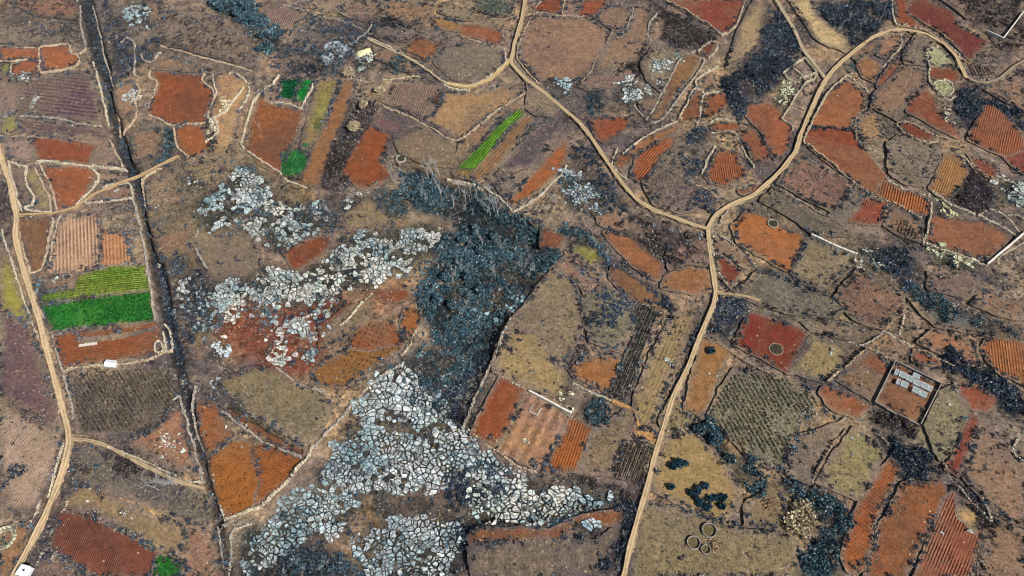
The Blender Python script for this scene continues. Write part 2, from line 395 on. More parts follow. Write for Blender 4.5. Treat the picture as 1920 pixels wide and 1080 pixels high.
# ------------------------------------------------------------------ fields, traced on the ground
# name, colour, second colour, roughness of the tilth (0 clean .. 1 grassy), rows (dx,dy in the picture, spacing px, strength), outline
FIELDS = [
 ('orange_soil_field',(182,116,82),(170,104,72),.15,None,"0,88 40,90 72,92 74,114 50,110 0,113"),
 ('orange_soil_field',(170,102,72),(158,96,70),.2,None,"24,122 50,113 71,114 72,136 22,139"),
 ('orange_soil_field',(174,110,76),(160,100,74),.15,(6,-1,4,.25),"80,88 127,85 133,100 148,103 149,114 130,128 82,133"),
 ('olive_field',(140,134,72),(126,122,70),.3,None,"0,119 18,119 17,139 0,144"),
 ('grass_field',(136,114,98),(126,108,90),.45,None,"0,150 30,155 42,180 25,214 0,212"),
 ('furrowed_fallow_field',(112,94,84),(100,80,82),.7,(12,1.5,9,.8),"40,163 80,148 120,140 170,135 182,175 195,240 150,230 60,215 30,216"),
 ('furrowed_fallow_field',(106,86,80),(92,76,78),.7,(12,2,8,.8),"36,222 60,222 150,236 198,244 205,264 150,258 80,254 45,245"),
 ('olive_field',(142,132,82),(128,116,78),.4,None,"0,216 28,220 38,240 20,252 0,252"),
 ('grass_field',(150,128,112),(140,116,102),.4,None,"0,258 62,260 68,300 20,302 12,275"),
 ('red_soil_field',(152,88,62),(140,84,68),.2,(2,1,5,.2),"62,258 150,266 178,272 165,308 110,303 72,300"),
 ('grass_field',(146,122,102),(136,112,96),.4,None,"195,270 214,278 236,315 170,308"),
 ('orange_soil_field',(158,92,60),(148,84,54),.05,(1,10,4,.1),"284,136 330,139 384,141 380,155 402,173 400,195 388,210 385,228 345,234 312,232 280,212 284,190 296,165"),
 ('orange_soil_field',(166,102,64),(156,94,58),.1,(1,10,4,.12),"330,238 375,234 385,258 404,268 375,288 350,296 335,275"),
 ('bare_rocky_field',(176,142,100),(160,120,84),.45,None,"402,140 430,135 463,153 467,175 445,225 442,255 428,292 392,284 402,255 388,235 394,208 405,182"),
 ('grass_field',(150,118,88),(160,112,80),.5,None,"212,170 245,150 258,168 256,205 232,222 220,208"),
 ('grass_field',(152,122,98),(140,118,92),.3,None,"20,306 47,314 46,332 53,356 64,378 44,390 36,350"),
 ('olive_field',(156,134,94),(146,134,76),.3,None,"50,320 68,322 88,352 96,396 52,393 70,378 58,350 49,334"),
 ('orange_soil_field',(166,102,70),(154,98,70),.1,(1,6,5,.08),"80,312 165,316 180,326 158,364 138,384 109,392 96,352"),
 ('grass_field',(158,124,98),(150,118,92),.3,None,"190,323 234,326 234,336 200,344 187,334"),
 ('grass_field',(142,112,92),(134,106,88),.35,None,"168,377 202,352 242,347 248,374 205,377"),
 ('furrowed_field',(158,116,86),(144,108,84),.3,(1,14,5,.3),"36,410 98,410 92,460 80,503 60,511 50,472 34,432"),
 ('striped_field',(182,146,112),(158,126,104),.3,(1,24,9,.9),"117,406 160,402 186,408 192,432 238,440 248,494 170,504 92,513 102,450"),
 ('striped_field',(176,126,86),(160,112,84),.3,(1,24,9,.7),"192,432 240,438 249,493 185,501"),
 ('olive_crop_field',(110,138,48),(136,140,62),.2,(10,-1,5,.7),"146,516 215,499 275,496 283,544 150,560 76,570 82,549 140,541"),
 ('green_crop_field',(38,112,40),(78,128,48),.1,None,"78,573 150,561 283,546 288,602 200,611 100,621 90,600"),
 ('bare_rocky_field',(142,108,78),(150,116,86),.5,None,"84,526 142,516 138,540 84,547"),
 ('red_soil_field',(152,92,60),(164,104,72),.12,(9,-1.2,6,.25),"101,626 200,616 296,605 300,640 290,664 200,677 120,688"),
 ('olive_field',(122,102,68),(136,112,76),.4,(9,-1.2,4,.3),"150,632 250,622 290,614 289,622 180,643 151,643"),
 ('olive_field',(150,142,62),(138,126,66),.25,None,"0,462 20,482 40,540 57,600 20,592 0,580"),
 ('grass_field',(112,86,80),(98,78,80),.4,None,"0,586 30,596 60,612 84,682 108,768 113,800 60,780 0,745"),
 ('grass_field',(168,142,118),(158,134,108),.35,(2,-3,6,.3),"0,757 30,762 98,806 116,832 104,880 60,958 0,945"),
 ('furrowed_fallow_field',(112,100,86),(102,92,84),.9,(3,5,5.5,.8),"134,708 180,697 300,687 326,702 338,742 308,790 280,813 150,813 138,762"),
 ('bare_rocky_field',(160,112,82),(148,116,88),.6,None,"308,792 337,745 349,800 370,888 330,878 270,845 228,832"),
 ('grass_field',(108,100,86),(92,84,82),.8,None,"137,842 170,836 230,851 378,916 398,970 392,986 340,975 240,935 137,902"),
 ('grass_field',(146,122,86),(134,114,82),.55,(4,2,8,.15),"132,922 160,906 240,946 340,987 350,1002 330,1045 300,1030 180,966 118,952"),
 ('ploughed_field',(136,82,64),(128,72,58),.15,(3,-7,5,.35),"116,957 180,969 298,1033 290,1055 284,1085 180,1085 98,1030"),
 ('green_crop_field',(46,122,48),(90,126,60),.2,None,"302,1038 344,1056 340,1085 286,1085 291,1050"),
 ('grass_field',(126,102,88),(116,94,84),.5,None,"62,1072 97,1034 178,1085 60,1090"),
 ('grass_field',(144,108,86),(128,104,88),.55,None,"348,992 400,992 416,1085 352,1085 344,1060"),
 ('orange_soil_field',(168,128,94),(160,120,90),.3,None,"0,1020 30,990 64,976 40,1038 14,1085 0,1085"),
 ('orange_soil_field',(168,106,52),(158,98,50),.1,(1,8,5,.15),"392,858 420,832 440,826 480,832 476,860 490,900 470,952 424,972 402,905"),
 ('furrowed_field',(162,98,52),(152,92,54),.3,(6,3,8,.5),"480,832 520,842 576,860 549,894 500,930 471,951 488,900 476,862"),
 ('red_soil_field',(142,82,58),(132,76,56),.1,None,"418,762 432,757 482,787 540,826 578,841 569,855 520,838 478,815 442,792"),
 ('orange_soil_field',(162,102,62),(150,96,66),.3,None,"371,760 400,757 428,798 440,818 420,830 391,854 376,812"),
 ('grass_field',(132,116,82),(120,108,84),.8,(6,4,7,.25),"402,722 470,692 530,690 560,720 623,757 604,800 585,830 540,820 484,782 440,748"),
 ('orange_soil_field',(154,108,62),(140,108,74),.4,(3,1.2,6,.1),"600,684 650,656 690,640 740,620 768,628 748,658 700,690 640,733 592,715 586,697"),
 ('orange_soil_field',(150,92,58),(140,96,68),.35,None,"652,640 690,604 730,602 762,640 700,660 660,655"),
 ('orange_soil_field',(168,108,60),(156,104,66),.15,None,"756,582 780,574 788,600 774,638 752,612"),
 ('red_soil_field',(142,77,48),(132,70,46),.1,(1,5,4,.12),"531,467 612,442 620,455 600,480 560,506 546,498"),
 ('red_soil_field',(142,82,56),(132,76,54),.2,None,"690,547 758,542 768,560 722,569"),
 ('grass_field',(128,112,88),(118,104,86),.7,None,"366,442 400,450 450,432 480,456 489,494 470,518 390,519 373,490"),
 ('grass_field',(126,106,88),(136,118,84),.6,None,"652,400 690,372 733,406 738,420 700,438 642,434"),
 ('furrowed_fallow_field',(126,102,92),(136,114,98),.4,(-5,9,5,.8),"496,16 540,12 574,24 554,50 526,79 502,70 491,40"),
 ('grass_field',(140,120,96),(130,112,92),.5,None,"576,0 638,0 638,24 592,20"),
 ('orange_soil_field',(162,124,84),(146,116,84),.4,None,"806,32 864,40 858,60 822,55"),
 ('red_soil_field',(158,96,68),(150,92,70),.15,None,"866,50 890,46 938,58 944,74 926,84 890,72 863,65"),
 ('furrowed_field',(170,112,72),(158,104,74),.3,(3,-1,6,.5),"765,81 790,71 828,86 814,100 800,114 764,100"),
 ('grass_field',(126,112,92),(116,104,90),.7,None,"832,90 900,80 944,96 944,120 902,153 852,150 815,118"),
 ('furrowed_fallow_field',(128,106,90),(120,100,86),.6,(-3,8,6,.6),"720,192 745,152 828,157 836,170 815,214 792,224 762,206"),
 ('grass_field',(160,126,86),(136,112,84),.4,None,"815,216 836,172 890,177 940,162 982,172 940,203 870,258 840,250 792,224"),
 ('red_soil_field',(96,58,44),(88,52,42),.1,None,"806,190 830,166 828,194 816,197"),
 ('grass_field',(142,112,92),(134,108,88),.3,None,"517,143 592,149 570,203 503,191"),
 ('orange_soil_field',(156,98,62),(144,92,64),.25,(-4,10,4,.1),"492,178 502,196 567,209 562,240 540,290 526,328 490,308 464,280 472,222"),
 ('olive_field',(132,126,66),(142,112,72),.4,(-4,10,4,.15),"596,150 640,152 625,200 600,250 576,288 562,284 576,220"),
 ('orange_soil_field',(158,112,76),(148,106,78),.35,(-4,10,4,.15),"641,152 668,154 650,208 622,280 601,348 562,340 582,290 610,230"),
 ('green_crop_field',(12,84,46),(16,96,48),.05,None,"526,149 568,148 556,190 522,185"),
 ('green_crop_field',(26,134,56),(30,140,60),.05,None,"562,148 588,150 573,192 550,190"),
 ('green_crop_field',(42,112,54),(70,118,60),.2,None,"530,287 564,277 580,291 570,324 550,337 526,326"),
 ('green_crop_field',(46,114,58),(80,120,62),.2,None,"566,266 580,268 581,279 568,279"),
 ('red_soil_field',(152,86,52),(144,80,52),.12,(3,-2,7,.15),"690,237 733,252 724,285 714,300 733,328 714,343 682,356 642,324 652,296 671,270"),
 ('grass_field',(116,86,82),(108,84,84),.5,None,"702,217 745,227 768,244 722,249 697,236"),
 ('green_crop_field',(108,152,48),(92,138,44),.05,(-9,10,5,.8),"858,316 950,216 976,203 984,216 954,246 896,316 878,328"),
 ('olive_field',(142,112,58),(132,106,58),.25,None,"848,324 864,317 884,320 879,336 856,334"),
 ('furrowed_field',(150,116,82),(138,108,80),.3,(-9,10,7,.4),"984,217 1000,226 920,328 892,339 880,334 892,318 952,246"),
 ('furrowed_fallow_field',(94,82,80),(80,70,76),.8,(-9,10,7,.3),"1010,231 1045,226 1059,240 1000,309 950,324 937,310"),
 ('grass_field',(126,110,92),(118,104,90),.6,(-9,10,6,.2),"1060,242 1067,262 980,345 950,372 930,345 1000,311"),
 ('orange_soil_field',(166,101,62),(156,96,62),.1,None,"1064,256 1065,290 1050,320 1010,358 962,386 952,376 985,342"),
 ('red_soil_field',(142,77,52),(132,72,52),.15,None,"1002,12 1018,1 1058,0 1051,29 1005,21"),
 ('grass_field',(136,106,86),(128,102,84),.4,None,"1063,5 1090,5 1079,29 1056,29"),
 ('red_soil_field',(150,87,62),(142,82,62),.15,None,"1096,0 1140,0 1134,15 1111,32 1082,29"),
 ('grass_field',(142,112,86),(128,98,82),.4,None,"1002,30 1110,38 1145,66 1108,130 1080,153 1012,150 977,110 972,82 990,52"),
 ('grass_field',(142,113,86),(132,106,86),.45,None,"1150,66 1174,64 1188,14 1213,18 1226,42 1213,80 1198,114 1116,130"),
 ('red_soil_field',(140,75,62),(132,70,60),.12,None,"1247,0 1394,0 1389,20 1379,48 1355,65 1310,38"),
 ('orange_soil_field',(152,117,80),(140,106,78),.2,None,"1290,102 1310,109 1308,126 1278,165 1239,219 1216,226 1241,185 1252,150 1271,117"),
 ('red_soil_field',(122,67,52),(114,64,52),.15,None,"1330,82 1343,83 1334,104 1316,104 1310,97"),
 ('grass_field',(136,106,82),(128,100,80),.3,None,"1302,161 1334,141 1339,160 1329,174 1307,165"),
 ('orange_soil_field',(152,98,64),(142,92,64),.25,None,"1300,172 1317,172 1314,196 1322,218 1290,229 1272,223 1286,200"),
 ('orange_soil_field',(154,92,62),(146,90,64),.25,None,"1326,181 1355,176 1368,190 1349,214 1320,224"),
 ('furrowed_field',(150,82,57),(142,78,56),.2,(3,7,6,.3),"1106,224 1178,222 1178,240 1131,268 1116,259"),
 ('grass_field',(132,106,82),(124,98,80),.4,None,"1196,191 1233,182 1219,210 1209,219"),
 ('red_soil_field',(146,87,62),(138,84,62),.2,None,"1151,301 1166,289 1189,291 1181,305 1165,319 1156,314"),
 ('furrowed_field',(168,97,62),(156,90,60),.2,(-7,9,6,.8),"1196,290 1234,266 1259,257 1261,270 1215,333 1200,340 1181,329"),
 ('orange_soil_field',(164,115,80),(154,106,76),.25,None,"1197,263 1225,252 1272,235 1268,245 1230,270 1195,290 1178,285"),
 ('red_soil_field',(152,92,64),(142,88,66),.3,None,"1332,237 1345,230 1379,232 1397,240 1370,249 1337,245"),
 ('furrowed_field',(150,82,57),(140,76,56),.25,(4,7,6,.5),"1382,247 1418,247 1438,280 1443,298 1412,308 1402,280"),
 ('furrowed_field',(166,102,72),(156,96,70),.3,(-4,6,6,.35),"1402,201 1438,192 1468,216 1486,240 1476,278 1450,298 1432,256 1402,221"),
 ('furrowed_field',(156,93,62),(144,92,70),.4,(1,6,5.5,.6),"1322,331 1346,282 1379,287 1398,330 1360,348 1332,343"),
 ('red_soil_field',(150,88,62),(142,86,64),.3,None,"1387,356 1420,347 1428,352 1400,366 1387,364"),
 ('red_soil_field',(146,82,60),(136,78,60),.15,None,"1677,0 1708,0 1700,24 1720,44 1744,56 1692,50 1681,38"),
 ('ploughed_field',(122,64,58),(130,70,58),.15,(2,7,6,.45),"1711,0 1734,0 1788,26 1798,50 1829,66 1853,76 1815,113 1771,66 1703,26"),
 ('orange_soil_field',(162,118,84),(150,110,82),.25,None,"1606,121 1620,107 1644,116 1649,130 1639,154 1616,144"),
 ('grass_field',(150,112,82),(140,104,80),.4,None,"1652,72 1688,66 1689,84 1660,109 1642,102"),
 ('red_soil_field',(150,89,66),(140,86,66),.2,(-4,9,5,.2),"1642,160 1668,117 1688,121 1669,158 1650,168"),
 ('pale_stony_plot',(172,168,122),(150,146,108),.6,None,"1736,97 1755,91 1775,102 1788,120 1784,126 1742,124"),
 ('red_soil_field',(142,84,60),(134,80,60),.2,(5,1,5,.2),"1741,129 1788,128 1798,144 1790,154 1762,150 1742,146"),
 ('pale_stony_plot',(166,164,120),(140,138,104),.6,None,"1752,157 1770,153 1785,161 1782,174 1766,180 1753,167"),
 ('red_soil_field',(134,72,52),(144,80,56),.12,None,"1734,166 1752,188 1756,205 1776,225 1798,246 1798,263 1755,241 1702,210 1702,196"),
 ('red_soil_field',(132,67,50),(124,62,50),.1,None,"1687,232 1700,229 1753,255 1738,264 1716,261 1692,245"),
 ('orange_soil_field',(166,107,73),(156,102,74),.2,(6,2,5,.2),"1546,181 1585,150 1618,175 1623,195 1598,229 1598,243 1560,242 1510,240"),
 ('red_soil_field',(142,77,54),(148,86,60),.12,None,"1509,240 1560,242 1599,244 1612,270 1658,330 1634,364 1590,334 1528,289 1508,266"),
 ('bare_rocky_field',(156,122,82),(146,112,80),.55,None,"1607,225 1630,206 1648,225 1658,258 1620,263 1606,248"),
 ('furrowed_field',(162,97,67),(154,92,66),.25,(2,-9,6,.6),"1851,197 1878,211 1908,246 1918,252 1925,300 1900,303 1817,264 1817,250"),
 ('red_soil_field',(140,73,62),(132,70,62),.15,None,"1884,298 1925,280 1925,330 1900,318"),
 ('furrowed_field',(168,102,62),(158,98,62),.25,(-2,9,7,.8),"1642,364 1661,337 1690,358 1738,370 1743,380 1733,403 1700,398"),
 ('ploughed_field',(152,82,62),(140,78,62),.2,(-4,9,6,.5),"1622,372 1664,382 1649,423 1592,416"),
 ('furrowed_field',(168,124,78),(160,116,76),.3,(-3,8,6,.5),"1771,292 1799,293 1813,325 1789,368 1770,378 1742,354"),
 ('furrowed_field',(148,84,66),(140,80,66),.3,(-2,8,5,.4),"1816,292 1868,311 1863,338 1831,324"),
 ('orange_soil_field',(154,104,78),(146,96,74),.2,None,"1747,402 1800,412 1860,422 1892,445 1849,489 1737,453"),
 ('orange_soil_field',(176,112,66),(168,108,66),.08,None,"1372,426 1404,397 1440,412 1470,432 1504,441 1506,464 1477,508 1431,483 1386,459"),
 ('grass_field',(128,98,78),(118,94,78),.4,None,"1337,447 1346,443 1398,480 1412,499 1396,503 1343,474"),
 ('red_soil_field',(132,67,54),(126,64,52),.15,None,"1343,480 1360,486 1388,510 1369,540 1347,519"),
 ('olive_field',(138,128,62),(124,122,58),.3,None,"1063,470 1090,457 1119,471 1133,489 1110,499 1100,494"),
 ('orange_soil_field',(158,118,72),(150,116,66),.35,None,"1060,474 1100,496 1133,524 1121,528 1070,490"),
 ('orange_soil_field',(160,107,73),(148,104,80),.45,(5,4,7,.15),"1132,441 1160,422 1198,460 1243,495 1234,523 1210,518 1181,498 1151,464"),
 ('orange_soil_field',(166,112,73),(150,108,80),.35,None,"1247,521 1290,502 1329,511 1333,544 1300,553 1242,540"),
 ('furrowed_field',(148,108,76),(140,102,76),.4,(5,4,6,.6),"1151,501 1190,521 1238,560 1200,568 1161,544 1142,520"),
 ('red_soil_field',(142,87,62),(134,84,62),.3,None,"1016,431 1026,427 1058,445 1049,463 1014,463"),
 ('grass_field',(150,116,82),(140,108,80),.3,None,"982,405 1009,401 1014,419 1000,423"),
 ('grass_field',(134,118,88),(122,106,86),.7,None,"958,602 992,562 1032,512 1078,531 1098,600 1062,680 1020,678 932,648"),
 ('grass_field',(156,132,88),(140,120,84),.6,None,"962,622 1000,622 1058,700 1056,742 1000,732 924,698 932,660"),
 ('orange_soil_field',(166,112,68),(156,106,66),.25,(6,2,6,.15),"1077,690 1100,670 1158,671 1163,690 1144,738 1110,723 1072,705"),
 ('dark_row_crop_field',(100,94,84),(88,86,84),.7,(-4,9.5,5.5,.9),"1142,744 1168,676 1192,620 1187,567 1238,587 1210,650 1180,740 1172,752"),
 ('grass_field',(152,128,84),(140,118,82),.4,(-4,9.5,10,.25),"1242,620 1262,592 1303,590 1298,620 1255,718 1216,812 1182,798 1188,745 1212,680"),
 ('red_soil_field',(152,84,52),(144,78,50),.06,(-4,9,5,.08),"936,710 984,731 960,790 935,833 882,812 892,790"),
 ('striped_field',(162,122,84),(144,110,92),.5,(-4.2,9,22,.8),"986,737 1030,760 1060,785 1040,835 1018,883 937,845 962,792"),
 ('furrowed_field',(166,97,52),(156,92,54),.2,(-3,9,7,.45),"1066,786 1109,806 1084,884 1020,884 1042,836"),
 ('grass_field',(132,112,82),(122,106,82),.7,None,"1111,806 1178,767 1198,790 1178,818 1150,893 1087,886"),
 ('dark_row_crop_field',(112,96,82),(100,90,82),.6,(-3.4,9,5.5,.9),"1171,826 1227,839 1204,910 1151,897"),
 ('bare_soil_patch',(196,146,86),(180,132,78),.2,None,"1187,802 1233,806 1228,834 1197,824"),
 ('orange_soil_field',(166,122,77),(156,114,74),.2,None,"1317,637 1368,661 1344,720 1319,778 1282,769 1292,720"),
 ('rough_crop_field',(124,118,92),(112,108,88),1.0,(4,7,6,.4),"1372,692 1460,702 1538,751 1498,800 1478,878 1421,878 1361,819 1327,780 1348,730"),
 ('ploughed_field',(136,62,47),(128,56,46),.08,(-4,7,5,.3),"1407,587 1430,592 1513,623 1474,698 1377,645"),
 ('grass_field',(146,126,82),(132,118,82),.6,None,"1521,632 1584,646 1588,665 1558,718 1482,699"),
 ('grass_field',(132,102,72),(120,98,76),.6,None,"1627,658 1673,681 1638,753 1563,710"),
 ('orange_soil_field',(160,100,66),(148,96,70),.4,None,"1628,662 1668,683 1660,705 1634,698 1612,682"),
 ('orange_soil_field',(164,97,62),(154,94,64),.2,None,"1547,726 1590,741 1628,761 1600,783 1562,769 1537,740"),
 ('orange_soil_field',(152,108,78),(146,96,72),.55,None,"1678,684 1758,722 1721,793 1643,755"),
 ('red_soil_field',(156,97,68),(146,92,68),.3,None,"1716,656 1758,676 1763,689 1712,679"),
 ('red_soil_field',(152,83,62),(144,80,62),.2,None,"1791,722 1839,727 1866,750 1849,773 1821,769"),
 ('red_soil_field',(140,72,56),(132,68,54),.15,None,"1816,777 1838,791 1799,893 1772,879"),
 ('furrowed_field',(166,107,67),(154,100,68),.3,(1,8,7,.6),"1851,637 1870,631 1925,650 1925,724 1871,699 1837,660"),
 ('olive_field',(152,127,80),(142,118,78),.45,None,"1246,822 1300,803 1338,846 1383,902 1387,940 1350,983 1241,928 1217,918"),
 ('grass_field',(132,116,82),(120,106,82),.8,None,"1206,938 1300,962 1390,990 1478,1002 1498,1085 1182,1085"),
 ('grass_field',(142,127,86),(132,124,80),.7,None,"1602,803 1658,850 1614,938 1560,918 1532,904 1561,850"),
 ('grass_field',(122,106,88),(112,100,88),.7,None,"1482,822 1583,788 1520,908 1472,888"),
 ('furrowed_field',(166,97,56),(156,92,56),.25,(5,4,8,.6),"1667,862 1689,881 1679,900 1649,960 1624,1060 1592,1072 1577,1040 1602,960 1642,890"),
 ('orange_soil_field',(162,98,60),(152,94,60),.3,None,"1692,907 1764,907 1773,930 1744,980 1709,1060 1690,1085 1620,1085 1652,980"),
 ('furrowed_field',(152,92,68),(142,78,64),.25,(-4,9.5,8,.7),"1781,922 1843,966 1822,1085 1712,1085 1746,985"),
 ('grass_field',(184,150,96),(172,138,88),.4,None,"1792,932 1838,970 1828,1000 1792,968"),
 ('grass_field',(142,112,86),(128,106,86),.6,None,"1803,892 1842,792 1900,850 1925,880 1925,990 1862,960"),
 ('grass_field',(118,102,82),(106,94,82),.7,(1,8,30,.5),"882,1022 900,1021 1065,1012 1085,1008 1115,1012 1140,992 1158,975 1138,1085 892,1085"),
 ('orange_soil_field',(152,97,67),(140,98,72),.35,(1,8,40,.4),"886,1001 910,987 1030,990 1058,976 1100,962 1160,958 1162,972 1140,990 1075,985 1064,1010 890,1019"),
 ('rough_crop_field',(98,106,92),(90,100,92),.9,(3,2,5,.3),"896,0 968,0 959,30 940,34 892,20"),
 ('pale_verge',(192,167,118),(176,150,106),.5,None,"1477,0 1523,0 1530,30 1560,50 1588,76 1584,98 1560,88 1531,78 1492,20"),
 ('pale_verge',(162,137,98),(148,126,96),.6,None,"1412,0 1439,0 1432,40 1424,90 1392,112 1362,128 1381,60"),
 ('waste_grass_field',(132,104,92),(125,91,80),0.8,None,"20,5 70,0 145,0 148,38 120,35 70,32"),
 ('waste_grass_field',(112,104,98),(99,93,84),0.9,None,"0,46 60,42 78,46 82,64 125,62 125,80 80,84 0,84"),
 ('waste_grass_field',(142,114,88),(131,106,76),0.8,None,"83,48 115,46 122,60 85,62"),
 ('waste_grass_field',(126,114,96),(115,102,84),0.8,(-4,7,6,.25),"292,100 400,132 395,138 330,134 286,132"),
 ('waste_grass_field',(112,98,92),(106,91,78),1.0,None,"300,25 370,20 460,55 480,110 440,118 312,86"),
 ('waste_grass_field',(142,112,88),(130,102,84),0.7,None,"270,6 300,0 310,35 280,50"),
 ('waste_grass_field',(124,110,94),(111,106,86),0.9,None,"246,250 300,240 303,290 255,304"),
 ('waste_grass_field',(128,106,84),(120,95,71),0.9,(-4,7,6,.25),"276,345 330,322 345,380 281,405"),
 ('waste_grass_field',(112,102,86),(102,92,73),1.0,(-4,7,6,.25),"283,412 350,385 362,410 290,440"),
 ('waste_grass_field',(118,106,88),(112,97,83),0.7,None,"291,446 365,420 360,470 302,490"),
 ('waste_grass_field',(136,118,88),(129,110,74),0.9,(-4,7,6,.25),"345,310 408,302 400,344 365,346"),
 ('waste_grass_field',(142,118,98),(134,108,86),0.9,(-4,7,6,.25),"645,5 714,2 719,25 682,40 642,28"),
 ('waste_grass_field',(140,124,98),(128,111,88),1.0,None,"723,2 818,10 800,40 760,45 727,28"),
 ('waste_grass_field',(130,116,96),(116,112,88),0.9,None,"830,8 888,22 884,39 851,36 824,24"),
 ('waste_grass_field',(114,104,98),(105,92,85),0.9,None,"702,48 760,50 800,62 760,80 704,70"),
 ('waste_grass_field',(120,112,100),(113,98,87),0.8,(5,3,6,.25),"702,86 760,114 798,140 768,140 704,112"),
 ('waste_grass_field',(86,86,90),(81,75,76),0.7,(-4,7,6,.25),"557,46 600,36 648,60 590,80 542,85"),
 ('waste_grass_field',(132,116,86),(127,106,80),0.8,None,"742,266 790,242 850,268 850,314 802,310 752,290"),
 ('waste_grass_field',(130,112,88),(120,107,84),0.8,None,"900,226 960,197 984,202 940,226 880,290 857,300 862,272"),
 ('waste_grass_field',(122,108,92),(109,99,80),0.9,(5,3,6,.25),"992,152 1038,180 1058,205 1038,221 1000,214 987,204"),
 ('waste_grass_field',(128,104,86),(124,96,82),0.7,None,"1077,160 1110,142 1160,140 1188,120 1194,150 1150,164 1112,172"),
 ('waste_grass_field',(120,108,98),(108,104,91),0.8,(-4,7,6,.25),"1114,36 1142,13 1184,15 1177,56 1151,58"),
 ('waste_grass_field',(130,118,98),(122,112,94),0.8,(5,3,6,.25),"1226,86 1250,93 1286,99 1262,125 1238,172 1212,150 1202,120"),
 ('waste_grass_field',(112,98,86),(106,88,76),1.0,(-4,7,6,.25),"1204,345 1262,278 1286,276 1280,292 1290,342 1336,368 1328,392 1272,398 1228,384"),
 ('waste_grass_field',(112,94,92),(102,80,79),0.9,None,"1458,345 1496,292 1584,336 1598,346 1575,394 1562,400 1502,370"),
 ('waste_grass_field',(90,86,86),(78,78,76),1.0,None,"1552,406 1606,350 1636,370 1616,373 1590,414 1582,424"),
 ('waste_grass_field',(106,96,84),(96,88,72),0.9,(5,3,6,.25),"1427,380 1454,354 1500,384 1588,434 1593,443 1522,440 1482,410"),
 ('waste_grass_field',(112,104,86),(108,94,73),0.7,(5,3,6,.25),"1667,386 1700,404 1727,413 1727,453 1682,440 1657,424"),
 ('waste_grass_field',(126,114,88),(113,101,74),0.7,None,"1512,447 1522,449 1600,484 1596,500 1540,544 1482,512"),
 ('waste_grass_field',(112,104,88),(98,95,77),0.9,(5,3,6,.25),"1362,551 1380,547 1420,512 1480,517 1538,550 1588,575 1560,597 1482,590"),
 ('waste_grass_field',(106,92,80),(97,79,72),0.7,(-4,7,6,.25),"1562,560 1610,507 1650,532 1688,556 1692,580 1654,616 1602,600"),
 ('waste_grass_field',(122,110,88),(118,96,84),0.8,(5,3,6,.25),"1502,606 1560,603 1648,623 1590,639 1522,622"),
 ('waste_grass_field',(98,100,92),(87,92,79),0.8,(5,3,6,.25),"1702,562 1720,562 1800,587 1886,638 1850,630 1752,614"),
 ('waste_grass_field',(152,110,80),(146,101,71),0.8,(5,3,6,.25),"1722,645 1752,622 1828,642 1836,688 1802,684"),
 ('waste_grass_field',(130,96,76),(120,91,72),0.8,None,"1852,542 1920,572 1920,598 1880,596 1822,572"),
 ('waste_grass_field',(118,98,82),(111,84,74),0.8,None,"1742,512 1800,514 1848,545 1800,558 1742,544"),
 ('waste_grass_field',(120,106,92),(106,96,78),0.7,None,"1642,172 1690,127 1734,132 1732,162 1702,192 1680,226 1632,200"),
 ('waste_grass_field',(108,100,90),(99,91,76),0.8,None,"1664,271 1690,253 1733,270 1758,281 1762,296 1734,349 1692,344 1667,325"),
 ('waste_grass_field',(136,110,90),(130,105,81),1.0,None,"1762,0 1830,0 1844,25 1810,34 1792,20"),
 ('waste_grass_field',(124,112,98),(113,104,91),0.7,None,"1834,162 1870,161 1920,134 1920,208 1870,184"),
 ('waste_grass_field',(124,118,90),(117,109,77),1.0,None,"1732,800 1762,737 1788,727 1813,773 1778,850 1760,862"),
 ('waste_grass_field',(126,112,92),(117,98,87),0.9,(5,3,6,.25),"1694,95 1720,64 1752,82 1734,93 1735,124 1694,118"),
 ('waste_grass_field',(140,112,88),(130,104,76),0.8,(5,3,6,.25),"1594,100 1640,77 1649,73 1639,99 1606,114"),
 ('waste_grass_field',(140,124,82),(126,114,74),0.9,(-4,7,6,.25),"1238,785 1258,752 1280,776 1316,783 1300,798 1247,818"),
 ('waste_grass_field',(134,116,80),(130,106,74),0.7,None,"1397,945 1440,917 1478,940 1450,988 1397,984"),
 ('waste_grass_field',(124,110,92),(111,98,82),0.7,None,"1858,972 1920,1002 1920,1085 1832,1085 1843,1000"),
 ('waste_grass_field',(112,112,92),(101,98,80),0.9,(5,3,6,.25),"1087,561 1135,537 1183,566 1188,610 1164,658 1106,640"),
 ('waste_grass_field',(150,112,84),(143,107,71),0.7,(5,3,6,.25),"1032,507 1064,483 1108,530 1098,558 1080,528"),
 ('waste_grass_field',(128,100,80),(121,96,76),1.0,None,"1112,402 1160,397 1188,448 1150,438 1126,424"),
 ('waste_grass_field',(112,86,78),(102,73,74),0.8,None,"1252,462 1310,447 1328,456 1324,498 1286,496 1256,508"),
 ('waste_grass_field',(132,114,90),(127,108,78),0.8,(5,3,6,.25),"602,612 650,578 698,562 690,598 642,638 602,658"),
 ('pale_verge',(178,164,126),(160,148,118),.7,None,"172,112 184,116 194,148 206,190 215,238 204,246 196,210 184,165"),
]

FPOLY = [poly(f[5]) for f in FIELDS]

